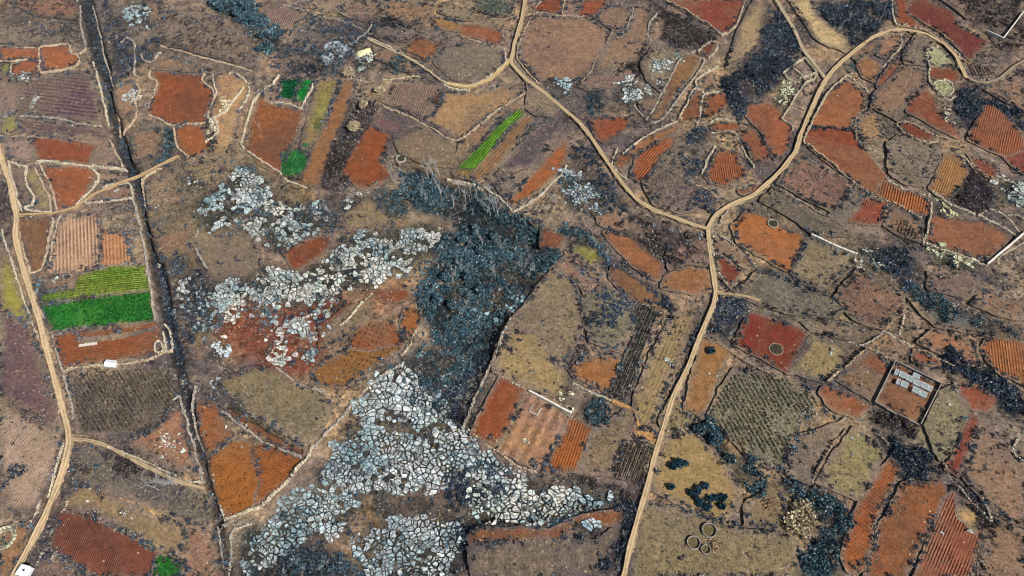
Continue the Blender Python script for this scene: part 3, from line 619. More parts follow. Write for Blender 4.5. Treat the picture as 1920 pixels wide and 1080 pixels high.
def build_field(i):
    name, c1, c2, rough, rows, _ = FIELDS[i]
    P = FPOLY[i]
    cm = P.mean(0); rad_ = np.hypot(*(P - cm).T).mean(); P = cm + (P - cm) * (1 + (1.0 if 'crop' not in name else .2) / rad_)
    # boundary in short uneven steps
    out = []
    n = len(P)
    for k in range(n):
        a, b = P[k], P[(k + 1) % n]
        m = max(1, int(np.hypot(*(b - a)) / 0.9))
        for t in np.arange(m) / m: out.append(a + (b - a) * t)
    B = np.array(out)
    B = (np.roll(B, 1, 0) + 2 * B + np.roll(B, -1, 0)) / 4
    B = B + np.stack([fnoise(B[:, 0], B[:, 1], .35, 3, 31) - .5, fnoise(B[:, 0], B[:, 1], .35, 3, 37) - .5], 1) * 1.7
    area = 0.5 * np.sum(B[:, 0] * np.roll(B[:, 1], -1) - np.roll(B[:, 0], -1) * B[:, 1])
    if area < 0: B = B[::-1]
    m = len(B)
    # inner points, so that the soil can change towards the margin
    x0, y0 = B.min(0); x1, y1 = B.max(0)
    g = np.stack(np.meshgrid(np.arange(x0, x1, 1.3), np.arange(y0, y1, 1.3), indexing='ij'), -1).reshape(-1, 2)
    g = g + np.random.default_rng(i).uniform(-.35, .35, g.shape)
    g = g[inside(B, g[:, 0], g[:, 1])]
    loop = np.concatenate([B, B[:1]])
    if len(g):
        ed = seg_dist(loop, g[:, 0], g[:, 1]); g = g[ed > .6]; ed = ed[ed > .6]
    else: ed = np.zeros(0)
    allp = np.concatenate([B, g])
    res = delaunay_2d_cdt([Vector((float(a), float(b))) for a, b in allp], [], [list(range(m))], 1, 1e-4)
    vo, fo, orig = res[0], res[2], res[3]
    D = np.concatenate([np.zeros(m), ed])
    vv = np.array([[v.x, v.y] for v in vo]); dd = np.array([max([D[q] for q in o], default=0.0) for o in orig])
    tri = np.array([f for f in fo if len(f) == 3], int)
    cr = (vv[tri[:, 1], 0] - vv[tri[:, 0], 0]) * (vv[tri[:, 2], 1] - vv[tri[:, 0], 1]) - (vv[tri[:, 1], 1] - vv[tri[:, 0], 1]) * (vv[tri[:, 2], 0] - vv[tri[:, 0], 0])
    tri[cr < 0] = tri[cr < 0][:, ::-1]
    z = 0.06 + 0.003 * i
    nt = len(vv)
    V = np.concatenate([np.c_[vv, np.full(nt, z)], np.c_[B, np.full(m, z)], np.c_[B, np.full(m, -0.6)]])
    idx = nt + np.arange(m); nx = nt + (np.arange(m) + 1) % m
    side = np.c_[idx, idx + m, nx + m, nx]
    ru = np.zeros(len(V)); row = 0.0
    if rows:
        dx, dy, sp, row = rows
        if sp < 20: sp = sp * .74
        cpx = pts(FIELDS[i][5]).mean(0)
        q = pix([cpx, cpx + np.array([dx, dy]) / math.hypot(dx, dy) * 20, cpx + np.array([-dy, dx]) / math.hypot(dx, dy) * sp])[:, :2]
        d = q[1] - q[0]; d /= np.hypot(*d); nrm = np.array([-d[1], d[0]])
        spm = abs((q[2] - q[0]) @ nrm)
        ru = (V[:, :2] @ nrm) / spm
    dd = np.concatenate([dd, np.zeros(2 * m)])
    soft = 3.6 if ('grass' in name or 'verge' in name or 'olive_field' in name or 'fallow' in name or 'rocky' in name or 'rough' in name) else (.9 if 'crop' in name else 1.5)
    e = dd / soft + (fnoise(V[:, 0], V[:, 1], .3, 3, 131) - .5) * 1.1
    e = np.clip(e, 0, 1) * (dd > 0); e = (e * e * (3 - 2 * e))[:, None]
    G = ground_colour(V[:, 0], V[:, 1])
    k = np.array([.77, .74, .71]) if ('orange' in name or 'red' in name or 'furrowed_field' in name or 'ploughed' in name) else np.array([1.03, 1.02, 1.10])
    if name == 'waste_grass_field':
        mx = [((158, 108, 76), .5), ((166, 142, 106), .35), ((112, 96, 92), .2)][i % 3]
        c1 = tuple(np.array(c1) * (1 - mx[1]) + np.array(mx[0]) * mx[1]); c2 = tuple(np.array(c2) * (1 - mx[1] * .6) + np.array(mx[0]) * mx[1] * .6)
    c2a = alb(c2) * k if k[0] > .9 else (alb(c2) * .5 + alb(*[(122, 92, 72), (150, 118, 92), (112, 84, 70)][i % 3]) * .5) * k
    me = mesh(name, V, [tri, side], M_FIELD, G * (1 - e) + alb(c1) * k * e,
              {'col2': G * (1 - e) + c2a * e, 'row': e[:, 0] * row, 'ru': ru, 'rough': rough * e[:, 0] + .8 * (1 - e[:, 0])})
    return tag(link(name, me), kind='structure')
# ------------------------------------------------------------------ scrub zones: outline, cover per m2, palette, radius range, ground tint, what it is
ZONES = [
 ('teal',.16,(.8,1.9),"dark teal shrub in the big thicket at the heart of the valley","830,440 870,400 960,400 1010,420 1040,470 1000,530 955,585 925,640 870,650 815,640 786,585 775,550 800,500"),
 ('teal',.15,(.8,1.8),"dark shrub under the white bare trees below the curved wall","760,312 850,342 900,352 945,385 960,408 870,410 780,392 740,362"),
 ('purple',.17,(.8,1.9),"purple brown bush in the hedge left of the red plot","655,200 700,195 690,240 672,268 650,296 640,320 660,345 640,360 600,350 596,320 622,275"),
 ('blue',.17,(.7,1.6),"dark bush on the slope under the red plot's terrace wall","935,640 912,690 888,740 866,790 840,780 832,740 870,700 905,650"),
 ('teal',.17,(1.0,2.2),"dense dark shrub on the wooded slope at the top edge","385,0 470,0 520,60 530,95 500,100 470,60 420,30"),
 ('blue',.10,(.6,1.4),"blue grey scrub bush below the narrow furrowed plot","570,30 620,25 690,60 720,35 770,40 700,70 650,78 600,76 570,55"),
 ('blue',.09,(.6,1.4),"grey scrub bush above the small green square","525,85 600,80 660,100 640,143 560,141 528,138"),
 ('purple',.18,(.7,1.6),"dark bush in the hollow below the large red plot","1245,20 1300,42 1350,70 1322,86 1290,95 1252,90 1240,60"),
 ('blue',.15,(.7,1.7),"dark bush between the two pale grass verges","1432,40 1470,20 1490,60 1508,100 1470,148 1420,190 1385,220 1360,195 1352,150 1400,112 1428,92"),
 ('blue',.15,(.7,1.8),"dark bush on the slope above the curving track","1532,0 1672,0 1668,40 1620,76 1592,92 1590,70 1542,30"),
 ('purple',.07,(.6,1.4),"scrub bush beside the straight white walls","1830,0 1920,0 1920,70 1890,110 1856,80 1850,50 1805,22"),
 ('blue',.15,(.7,1.7),"dark bush below the oval stone ring","1792,178 1830,160 1858,192 1825,248 1806,240"),
 ('blue',.15,(.7,1.6),"dark bush in the strip above the right hand furrowed plot","1840,192 1862,185 1920,215 1920,242 1890,226"),
 ('purple',.16,(.7,1.6),"dark bush around the rounded thicket above the walled plot","1820,322 1865,342 1870,366 1850,394 1800,390 1790,376"),
 ('blue',.12,(.7,1.6),"dark bush in the long hedge right of centre","1600,440 1640,450 1700,480 1740,520 1732,558 1690,530 1640,482"),
 ('teal',.12,(.7,1.6),"dark bush in the hedge above the courtyard","1690,540 1740,540 1800,570 1900,612 1920,640 1890,640 1780,602"),
 ('blue',.15,(.8,1.8),"dark bush in the long band right of the courtyard","1752,650 1800,670 1850,692 1920,738 1920,792 1870,772 1842,722 1782,700"),
 ('purple',.16,(.7,1.6),"dark bush below the courtyard's lower wall","1640,768 1690,792 1722,808 1700,822 1650,802 1626,790"),
 ('blue',.17,(.8,1.8),"dark bush above the orange corner plot","1640,812 1672,826 1722,852 1742,890 1740,904 1702,904 1682,872 1652,842"),
 ('purple',.11,(.6,1.5),"dark bush in the hedge along the bottom right corner","1742,832 1782,882 1862,962 1920,1022 1920,1050 1850,1002 1802,932"),
 ('teal',.17,(.9,2.0),"dark bush round the big straw coloured clump","1442,892 1500,902 1560,926 1594,962 1580,1012 1560,1080 1492,1080 1532,1012 1542,972 1502,942"),
 ('teal',.15,(.8,1.8),"dark bush above the olive plot of round evergreens","1290,776 1330,790 1360,832 1420,880 1440,922 1420,930 1390,892 1340,842 1302,820"),
 ('blue',.15,(.7,1.5),"dark bush beside the track above the striped red plot","1350,562 1400,576 1388,618 1368,640 1332,620"),
 ('blue',.13,(.5,1.1),"low dark bush along the left side of the track","1302,590 1326,580 1310,632 1280,688 1290,642"),
 ('teal',.17,(.7,1.5),"dark green bush in the pocket by the straight white wall","1082,750 1130,740 1140,762 1118,800 1082,792"),
 ('purple',.16,(.6,1.4),"dark bush on the step beside the small orange plot","1082,650 1106,642 1086,680 1062,722 1050,716"),
 ('blue',.09,(.6,1.4),"grey green bush above the dark crop rows","1080,560 1130,545 1180,560 1190,602 1150,622 1090,612"),
 ('blue',.13,(.6,1.4),"dark bush between the two brown strips","1192,522 1230,540 1270,572 1250,580 1200,560 1140,500 1150,480"),
 ('teal',.14,(.7,1.6),"dark teal bush in the hollow left of the forked track","1042,420 1100,430 1152,482 1130,490 1090,450 1032,440"),
 ('purple',.11,(.6,1.5),"purple brown bush below the winding track","1170,400 1230,412 1312,440 1300,472 1250,490 1202,440"),
 ('blue',.11,(.7,1.5),"dark bush among pale boulders below the orange strip","1066,280 1110,276 1122,310 1152,350 1190,392 1150,390 1110,350 1062,342"),
 ('blue',.17,(.6,1.4),"dark bush in the small hollow between red terraces","1286,246 1320,240 1330,256 1310,272 1290,266"),
 ('blue',.12,(.6,1.3),"dark bush between the furrowed terraces","1282,290 1310,300 1316,330 1290,336"),
 ('blue',.12,(.6,1.3),"dark bush on the slope above the track fork","1280,352 1330,356 1340,390 1300,386"),
 ('teal',.16,(.6,1.4),"dark teal bush beside the white rocks by the track","1096,172 1126,170 1140,200 1112,214 1096,206"),
 ('purple',.17,(.6,1.4),"dark bush above the white rock outcrop","1182,120 1210,102 1210,140 1190,146"),
 ('blue',.10,(.6,1.4),"dark bush on the rough slope right of the ditch","300,490 340,470 380,500 398,540 380,590 332,600 320,560"),
 ('blue',.10,(.6,1.5),"dark bush at the left rim of the rock field","326,600 400,592 380,640 342,690 330,652"),
 ('teal',.17,(.6,1.4),"dark bush beside the tall bank of the orange plot","306,240 328,240 326,290 306,300"),
 ('purple',.30,(.6,1.5),"dark bush beneath the leaning bare trees","197,842 240,852 274,880 250,894 204,872"),
 ('purple',.12,(.5,1.2),"dark bush beside the fork of the left track","136,842 158,850 160,900 126,912"),
 ('purple',.15,(.6,1.5),"dark bush at the left edge above the track junction","0,330 22,352 27,380 27,410 0,410"),
 ('purple',.15,(.5,1.2),"dark bush in the hedge across the left edge","0,740 40,762 100,806 84,812 20,772"),
 ('blue',.16,(.5,1.2),"dark bush in the strip on the pale plot","30,842 50,832 44,852 12,920 0,930 0,902"),
 ('purple',.12,(.5,1.2),"dark bush between the left track and the red furrows","124,948 106,960 88,1010 68,1050 82,1050 112,990"),
 ('blue',.12,(.6,1.4),"dark bush in the lower rock field","520,1042 560,1000 640,1050 660,1080 500,1080"),
 ('blue',.14,(.6,1.4),"dark bush left of the brown lower plot","860,972 886,962 876,1060 870,1080 858,1042"),
 ('blue',.16,(.7,1.6),"dark bush along the lower track","1166,932 1198,916 1188,980 1164,1060 1130,1080 1110,1080 1150,1022"),
 ('blue',.12,(.7,1.5),"dark bush at the top right of the rock field","860,880 920,870 950,900 902,930 852,912"),
 ('purple',.14,(.6,1.3),"dark bush below the striped plots","982,892 1100,896 1188,912 1188,926 1120,912 1006,906"),
 ('teal',.17,(.6,1.3),"dark hedge bush between the left track and the crops","60,520 76,515 76,545 94,606 82,610 68,572"),
 ('teal',.14,(.6,1.4),"dark bush below the pale terrace path","716,120 740,110 768,116 750,134 720,137"),
 ('teal',.12,(.6,1.3),"teal bush among the upper left rocks","442,312 470,300 480,320 456,336"),
 ('teal',.19,(.4,.8),"low teal shrub on the dark wedge below the red plot","686,366 738,350 770,390 758,412 738,412"),
 ('purple',.10,(.5,1.3),"scrub bush along the rock field's upper rim","590,842 640,786 700,716 770,682 860,640 860,660 790,690 700,740 640,802"),
 ('purple',.05,(.5,1.3),"scrub bush in the top left corner","0,0 145,0 158,80 100,70 0,70"),
 ('blue',.11,(.6,1.4),"dark bush right of the ditch at the top","190,0 230,30 250,88 300,60 310,92 250,130 212,150"),
 ('purple',.06,(.5,1.3),"low scrub bush on the brown slope at the top","300,20 400,40 480,70 470,122 320,92"),
 ('purple',.09,(.5,1.2),"purple scrub bush beside the track's outer bend","1800,0 1830,0 1850,50 1825,60"),
 ('teal',.13,(.5,1.2),"dark bush left of the track by the small lobed plot","1590,120 1612,100 1608,145 1622,160 1600,140"),
]
ZONES += [
 ('teal',.13,(.6,1.5),"dark teal bush among rocks in the narrow of the valley","790,640 860,645 925,652 890,720 850,775 800,765 740,722 716,700"),
 ('teal',.12,(.6,1.5),"dark bush in the bottom left of the lower rock field","440,1040 500,1010 600,1030 700,1085 440,1085"),
 ('blue',.12,(.6,1.5),"dark bush beside the white rocks above the brown plot","840,880 900,862 960,905 1000,940 930,935 880,960 840,940"),
 ('blue',.12,(.5,1.2),"dark bush along the upper rim of the middle rocks","600,372 640,365 650,400 620,440 600,420"),
 ('blue',.13,(.5,1.3),"dark bush in the strip beside the orange round field","1410,498 1440,500 1470,520 1540,545 1550,560 1500,545 1420,515"),
 ('purple',.12,(.5,1.3),"purple scrub bush between the track fork and the brown strips","1120,440 1180,430 1250,470 1300,490 1250,500 1190,470"),
 ('blue',.12,(.5,1.3),"dark bush on the bank above the two long brown strips","1060,440 1130,470 1190,520 1240,545 1230,555 1150,510 1100,480"),
]
DITCH = pts("160,-20 160,0 170,40 180,85 193,130 203,170 213,215 222,255 238,300 255,335 265,375 275,420 290,480 306,545 316,610 335,680 355,760 375,840 400,920 412,985 425,1085")
DITCH_W = np.array([6,6,6,6.5,6,4.2,3.6,4,4,3,2.6,2.6,3.6,4.6,4.0,3,2.6,2.4,2.4,2.4,2.4])
DITCH_D = np.array([3,3,3,3.2,3,2.4,2.4,3,3,2.6,2.6,2.6,3,3,1.5,1.0,1.2,1.0,1,1,1.0])
ROADS = {
 'A': ("1166,1100 1178,1040 1195,975 1212,920 1225,865 1240,815 1262,745 1290,690 1315,625 1335,580 1342,550 1336,510 1330,470 1327,430 1340,405 1370,385 1410,370 1440,345 1470,315 1492,285 1500,255 1515,220 1530,185 1545,155 1560,135 1580,115 1605,95 1635,72 1670,58 1700,58 1735,65 1770,85 1790,105 1802,130 1811,148", 2.35, (190,164,126), (150,132,106)),
 'B': ("986,-10 978,40 964,85 958,120 985,150 1020,175 1055,205 1085,230 1105,255 1125,285 1145,315 1170,350 1195,378 1230,398 1270,412 1305,425 1328,431", 2.3, (182,158,122), (150,132,102)),
 'C': ("1448,-10 1475,35 1490,60 1505,95 1525,120 1548,150", 2.2, (172,156,128), (148,134,112)),
 'D': ("-5,270 8,310 22,350 28,385 33,410 30,440 38,480 50,520 62,560 75,600 90,660 105,715 120,770 130,810 132,830 122,875 105,925 85,970 60,1020 35,1065 22,1095", 2.7, (202,174,136), (176,150,118)),
 'E': ("33,405 100,402 140,392 180,365 230,343 262,332 300,312 336,294", 1.6, (182,152,112), (160,134,100)),
 'F': ("132,825 165,826 200,836 260,868 330,903 384,917", 1.7, (176,154,122), (146,130,104)),
 'G': ("958,112 920,150 880,165 838,158", 2.4, (192,168,116), (166,144,100)),
 'H': ("1345,552 1372,553 1400,557 1425,566", 1.5, (168,144,106), (140,122,94)),
 'I': ("690,75 760,108 800,132 832,156", 1.1, (182,162,132), (150,134,110)),
 'J': ("1148,752 1190,770 1197,800", 1.3, (190,140,84), (168,124,78)),
 'K': ("1808,142 1822,153 1845,158 1872,150 1897,128 1935,106", 1.5, (146,132,112), (128,114,98)),
}
ZP = [poly(z[4]) for z in ZONES]
ROADS = {k: (v[0], v[1] * .86, v[2], v[3]) for k, v in ROADS.items()}
ROADW = {k: pix(pts(v[0]))[:, :2] for k, v in ROADS.items()}

# ------------------------------------------------------------------ ground sheet: heights, soil colour and painted shade on a 1 m grid
GX = np.arange(-310, 311, 1.0); GY = np.arange(-165, 262, 1.0)
XX, YY = np.meshgrid(GX, GY, indexing='ij')
HH = -(fnoise(XX, YY, .08, 4, 3)) * 0.5
DW = pix(DITCH)[:, :2]
ditch_d = np.zeros_like(XX); ditch_m = np.zeros_like(XX)
for k in range(len(DW) - 1):
    d = seg_dist(DW[k:k + 2], XX, YY)
    w = (DITCH_W[k] + DITCH_W[k + 1]) / 2; dp = (DITCH_D[k] + DITCH_D[k + 1]) / 2
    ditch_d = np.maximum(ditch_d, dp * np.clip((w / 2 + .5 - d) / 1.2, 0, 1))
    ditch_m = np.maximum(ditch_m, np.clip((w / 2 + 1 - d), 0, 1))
GULLY = "960,408 1000,420 1036,470 1000,530 958,585 940,610 930,650 912,690 888,745 864,800 868,830 935,870 1000,900 1180,922 1165,932 1100,955 1050,962 990,975 900,980 866,1010 858,1090 700,1090 440,1090 440,1000 480,978 540,945 580,895 600,850 640,790 700,722 770,680 790,620 770,560 800,500 780,395 740,362 760,312 845,340 905,352"
gul = blur(inside(poly(GULLY), XX, YY).astype(float), 2)
field_m = np.zeros(XX.shape, bool)
for P in FPOLY: field_m |= inside(P, XX, YY)
road_m = np.zeros(XX.shape, bool)
for k, P in ROADW.items(): road_m |= seg_dist(P, XX, YY) < ROADS[k][1] / 2 + .3
solid = np.maximum(blur(field_m.astype(float), 1), blur(road_m.astype(float), 1))
HH = HH - 2.6 * gul * np.clip(1 - 1.6 * solid, 0, 1)
HH = HH - ditch_d * np.clip(1 - 1.5 * blur(road_m.astype(float), 1), 0, 1)
HH = np.where(field_m | road_m, np.minimum(HH, -0.05), HH)

GCOL = np.tile(alb(132, 114, 101), XX.shape + (1,))
def tint(P, c, amt=1.0, soft=3):
    global GCOL
    m = blur(inside(P, XX, YY).astype(float), soft) * amt
    m = np.clip(m * (0.55 + 0.9 * fnoise(XX, YY, .12, 4, 11)), 0, 1)[..., None]
    GCOL = GCOL * (1 - m) + alb(c) * m
n1 = fnoise(XX, YY, .035, 5, 21)[..., None]; n2 = fnoise(XX, YY, .05, 5, 26)[..., None]
GCOL = GCOL + (alb(84, 76, 78) - GCOL) * np.clip((n1 - .46) * 6, 0, 1) * .85
GCOL = GCOL + (alb(158, 136, 108) - GCOL) * np.clip((n2 - .50) * 6, 0, 1) * .75
for s, c, a in [
 ("0,0 300,0 310,130 200,150 130,80 0,85", (104, 96, 90), .8),
 ("300,20 480,60 480,180 300,110", (112, 98, 90), .8),
 ("250,110 440,120 400,140 285,135 230,165", (118, 106, 90), .7),
 ("225,215 330,240 330,300 245,300", (118, 104, 84), .8),
 ("260,320 420,310 380,430 370,560 290,500", (122, 106, 82), .8),
 ("400,260 480,290 620,370 560,400 400,340", (136, 116, 84), .7),
 ("720,0 960,0 940,60 820,40 720,40", (138, 118, 92), .7),
 ("700,60 900,80 830,150 780,120", (112, 98, 90), .7),
 ("740,270 860,270 850,330 760,310", (128, 112, 80), .8),
 ("880,240 1000,160 1060,210 990,210", (128, 112, 92), .7),
 ("1140,60 1180,60 1250,90 1290,100 1230,200 1130,160", (116, 106, 96), .7),
 ("1210,270 1330,230 1320,380 1250,390 1190,340", (110, 98, 84), .8),
 ("1460,300 1600,350 1620,420 1560,440 1470,350", (110, 98, 88), .8),
 ("1330,400 1480,350 1640,460 1700,560 1560,600 1480,520 1540,440 1440,400", (112, 100, 82), .7),
 ("1360,545 1480,520 1700,600 1640,660 1500,620", (110, 104, 86), .7),
 ("1600,200 1700,160 1770,290 1760,350 1660,300", (114, 102, 88), .8),
 ("1700,540 1920,600 1920,650 1750,640", (120, 98, 84), .7),
 ("1560,640 1680,600 1760,640 1700,680", (124, 100, 80), .7),
 ("1760,730 1830,800 1760,870 1700,800", (122, 118, 88), .8),
 ("1880,800 1920,790 1920,900 1870,870", (116, 104, 94), .7),
 ("1380,930 1500,920 1540,1000 1480,1010", (130, 112, 78), .8),
 ("1820,960 1920,1020 1920,1080 1820,1080", (122, 106, 88), .7),
 ("1240,780 1300,790 1290,830 1240,820", (138, 122, 78), .8),
 ("1160,430 1330,450 1330,520 1250,520", (112, 92, 84), .7),
 ("430,590 660,560 640,620 590,690 540,710 490,680 400,650 405,600", (116, 68, 52), 1.0),
 ("640,530 780,535 760,575 690,575 640,575", (138, 92, 68), .8),
 ("620,620 720,580 700,640 620,690", (138, 112, 84), .7),
 ("690,410 850,410 800,500 720,530 600,560 560,520 640,450", (112, 98, 76), .8),
 ("820,880 900,870 880,920 820,940", (128, 100, 78), 1.0),
 ("660,960 800,920 850,900 820,950 700,985", (38, 33, 38), 1.0),
 ("620,1000 680,990 670,1030 620,1030", (150, 118, 78), .9),
 ("700,690 860,650 880,760 860,830 780,800 700,760", (88, 92, 84), .7),
]: tint(poly(s), c, a)
SCRUB_SHADE = {'teal': (38, 48, 52), 'blue': (38, 41, 52), 'purple': (46, 40, 48)}  # shade under the bushes, painted into the ground colour by palette
for z, P in zip(ZONES, ZP): tint(P, SCRUB_SHADE[z[0]], min(1.0, z[1] * 6.5), 1)
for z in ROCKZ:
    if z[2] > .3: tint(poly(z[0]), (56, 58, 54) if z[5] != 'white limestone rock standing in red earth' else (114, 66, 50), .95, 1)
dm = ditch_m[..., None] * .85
GCOL = GCOL * (1 - dm) + alb(34, 35, 40) * dm  # ditch bed painted dark, its shade put into the ground colour
ROCKSOIL = np.zeros(XX.shape)

def gidx(x, y): return np.clip(x - GX[0], 0, len(GX) - 1.001), np.clip(y - GY[0], 0, len(GY) - 1.001)
def hgt(x, y):
    u, v = gidx(np.asarray(x), np.asarray(y)); i = u.astype(int); j = v.astype(int); a = u - i; b = v - j
    return (HH[i, j] * (1 - a) + HH[i + 1, j] * a) * (1 - b) + (HH[i, j + 1] * (1 - a) + HH[i + 1, j + 1] * a) * b
FZ = np.where(field_m, 0.10, -9.0)
_fi = np.full(XX.shape, -1)
for i, P in enumerate(FPOLY): _fi[inside(P, XX, YY)] = i
FZ = np.where(_fi >= 0, 0.06 + .003 * _fi, -9.0)
def ground_colour(x, y):
    u, v = gidx(np.asarray(x), np.asarray(y)); return GCOL[np.round(u).astype(int), np.round(v).astype(int)]
def hfield(x, y): return np.maximum(hgt(x, y), look(FZ, x, y))
def look(a, x, y):
    u, v = gidx(np.asarray(x), np.asarray(y)); return a[np.round(u).astype(int), np.round(v).astype(int)]
def place(p):
    """photo pixel(s) -> points standing on the ground"""
    q = pix(p)
    for _ in range(3): q = pix(p, hfield(q[:, 0], q[:, 1]))
    return q

def build_ground():
    nx, ny = XX.shape
    V = np.stack([XX, YY, HH], -1).reshape(-1, 3)
    i = np.arange(nx * ny).reshape(nx, ny)
    F = np.stack([i[:-1, :-1], i[1:, :-1], i[1:, 1:], i[:-1, 1:]], -1).reshape(-1, 4)
    # the same sheet runs on to the horizon
    ring = np.concatenate([i[:, 0], i[-1, 1:], i[-2::-1, -1], i[0, -2:0:-1]])
    R = V[ring]; c = np.array([0, 50, 0])
    O = (R - c) * np.array([14, 14, 0]) + c
    o = len(V) + np.arange(len(ring)); nxt = np.roll(np.arange(len(ring)), -1)
    F2 = np.c_[ring, o, o[nxt], ring[nxt]]
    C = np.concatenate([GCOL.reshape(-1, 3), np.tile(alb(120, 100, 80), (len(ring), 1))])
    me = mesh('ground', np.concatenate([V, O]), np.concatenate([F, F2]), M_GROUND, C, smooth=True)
    tag(link('ground', me), kind='structure')

def resample(P, step):
    d = np.r_[0, np.cumsum(np.hypot(*np.diff(P, axis=0).T))]
    n = max(2, int(d[-1] / step)); t = np.linspace(0, d[-1], n)
    # smooth curve through the traced points
    Q = np.c_[np.interp(t, d, P[:, 0]), np.interp(t, d, P[:, 1])]
    w = max(1, int(3 / step))
    for _ in range(w * 2):
        Q[1:-1] = (Q[:-2] + 2 * Q[1:-1] + Q[2:]) / 4
    return Q

def build_road(k, z):
    s, w, c1, c2 = ROADS[k]
    Q = resample(ROADW[k], 0.8)
    T = np.gradient(Q, axis=0); T /= np.hypot(T[:, 0], T[:, 1])[:, None]; Nn = np.c_[-T[:, 1], T[:, 0]]
    us = np.array([-.5, -.42, -.28, -.14, 0, .14, .28, .42, .5])
    cc = [c2, c2, c1, c1, tuple(.55 * np.array(c1) + .45 * np.array(c2)), c1, c1, c2, c2]
    wob = w * (1 + .9 * (fnoise(Q[:, 0], Q[:, 1], .16, 4, 41, .7) - .5))
    V = []; C = []
    for j, u in enumerate(us):
        off = u * wob
        if j in (0, 8): off = off + (fnoise(Q[:, 0], Q[:, 1], .5, 3, 43 + j, .8) - .5) * 1.9
        edge = -0.5 if j in (0, 8) else 0.0
        rut = -.06 if j in (2, 3, 5, 6) else 0.0
        p = Q + Nn * off[:, None]
        V.append(np.c_[p, np.full(len(Q), z + rut + edge)])
        mt = np.clip((fnoise(Q[:, 0] + j * 3.1, Q[:, 1], .25, 4, 47 + j % 3, .7) - .42) * 4, 0, 1)[:, None] * (.75 if j in (0, 1, 4, 7, 8) else .3)
        C.append(alb(cc[j]) * 1.18 * (1 - mt) + alb(126, 110, 84) * mt)
    V = np.stack(V, 1); C = np.stack(C, 1)
    n, m = V.shape[:2]; i = np.arange(n * m).reshape(n, m)
    F = np.stack([i[:-1, :-1], i[:-1, 1:], i[1:, 1:], i[1:, :-1]], -1).reshape(-1, 4)[:, ::-1]
    me = mesh('dirt_track', V.reshape(-1, 3), F, M_PATH, C.reshape(-1, 3), smooth=False)
    tag(link('dirt_track', me), kind='structure')
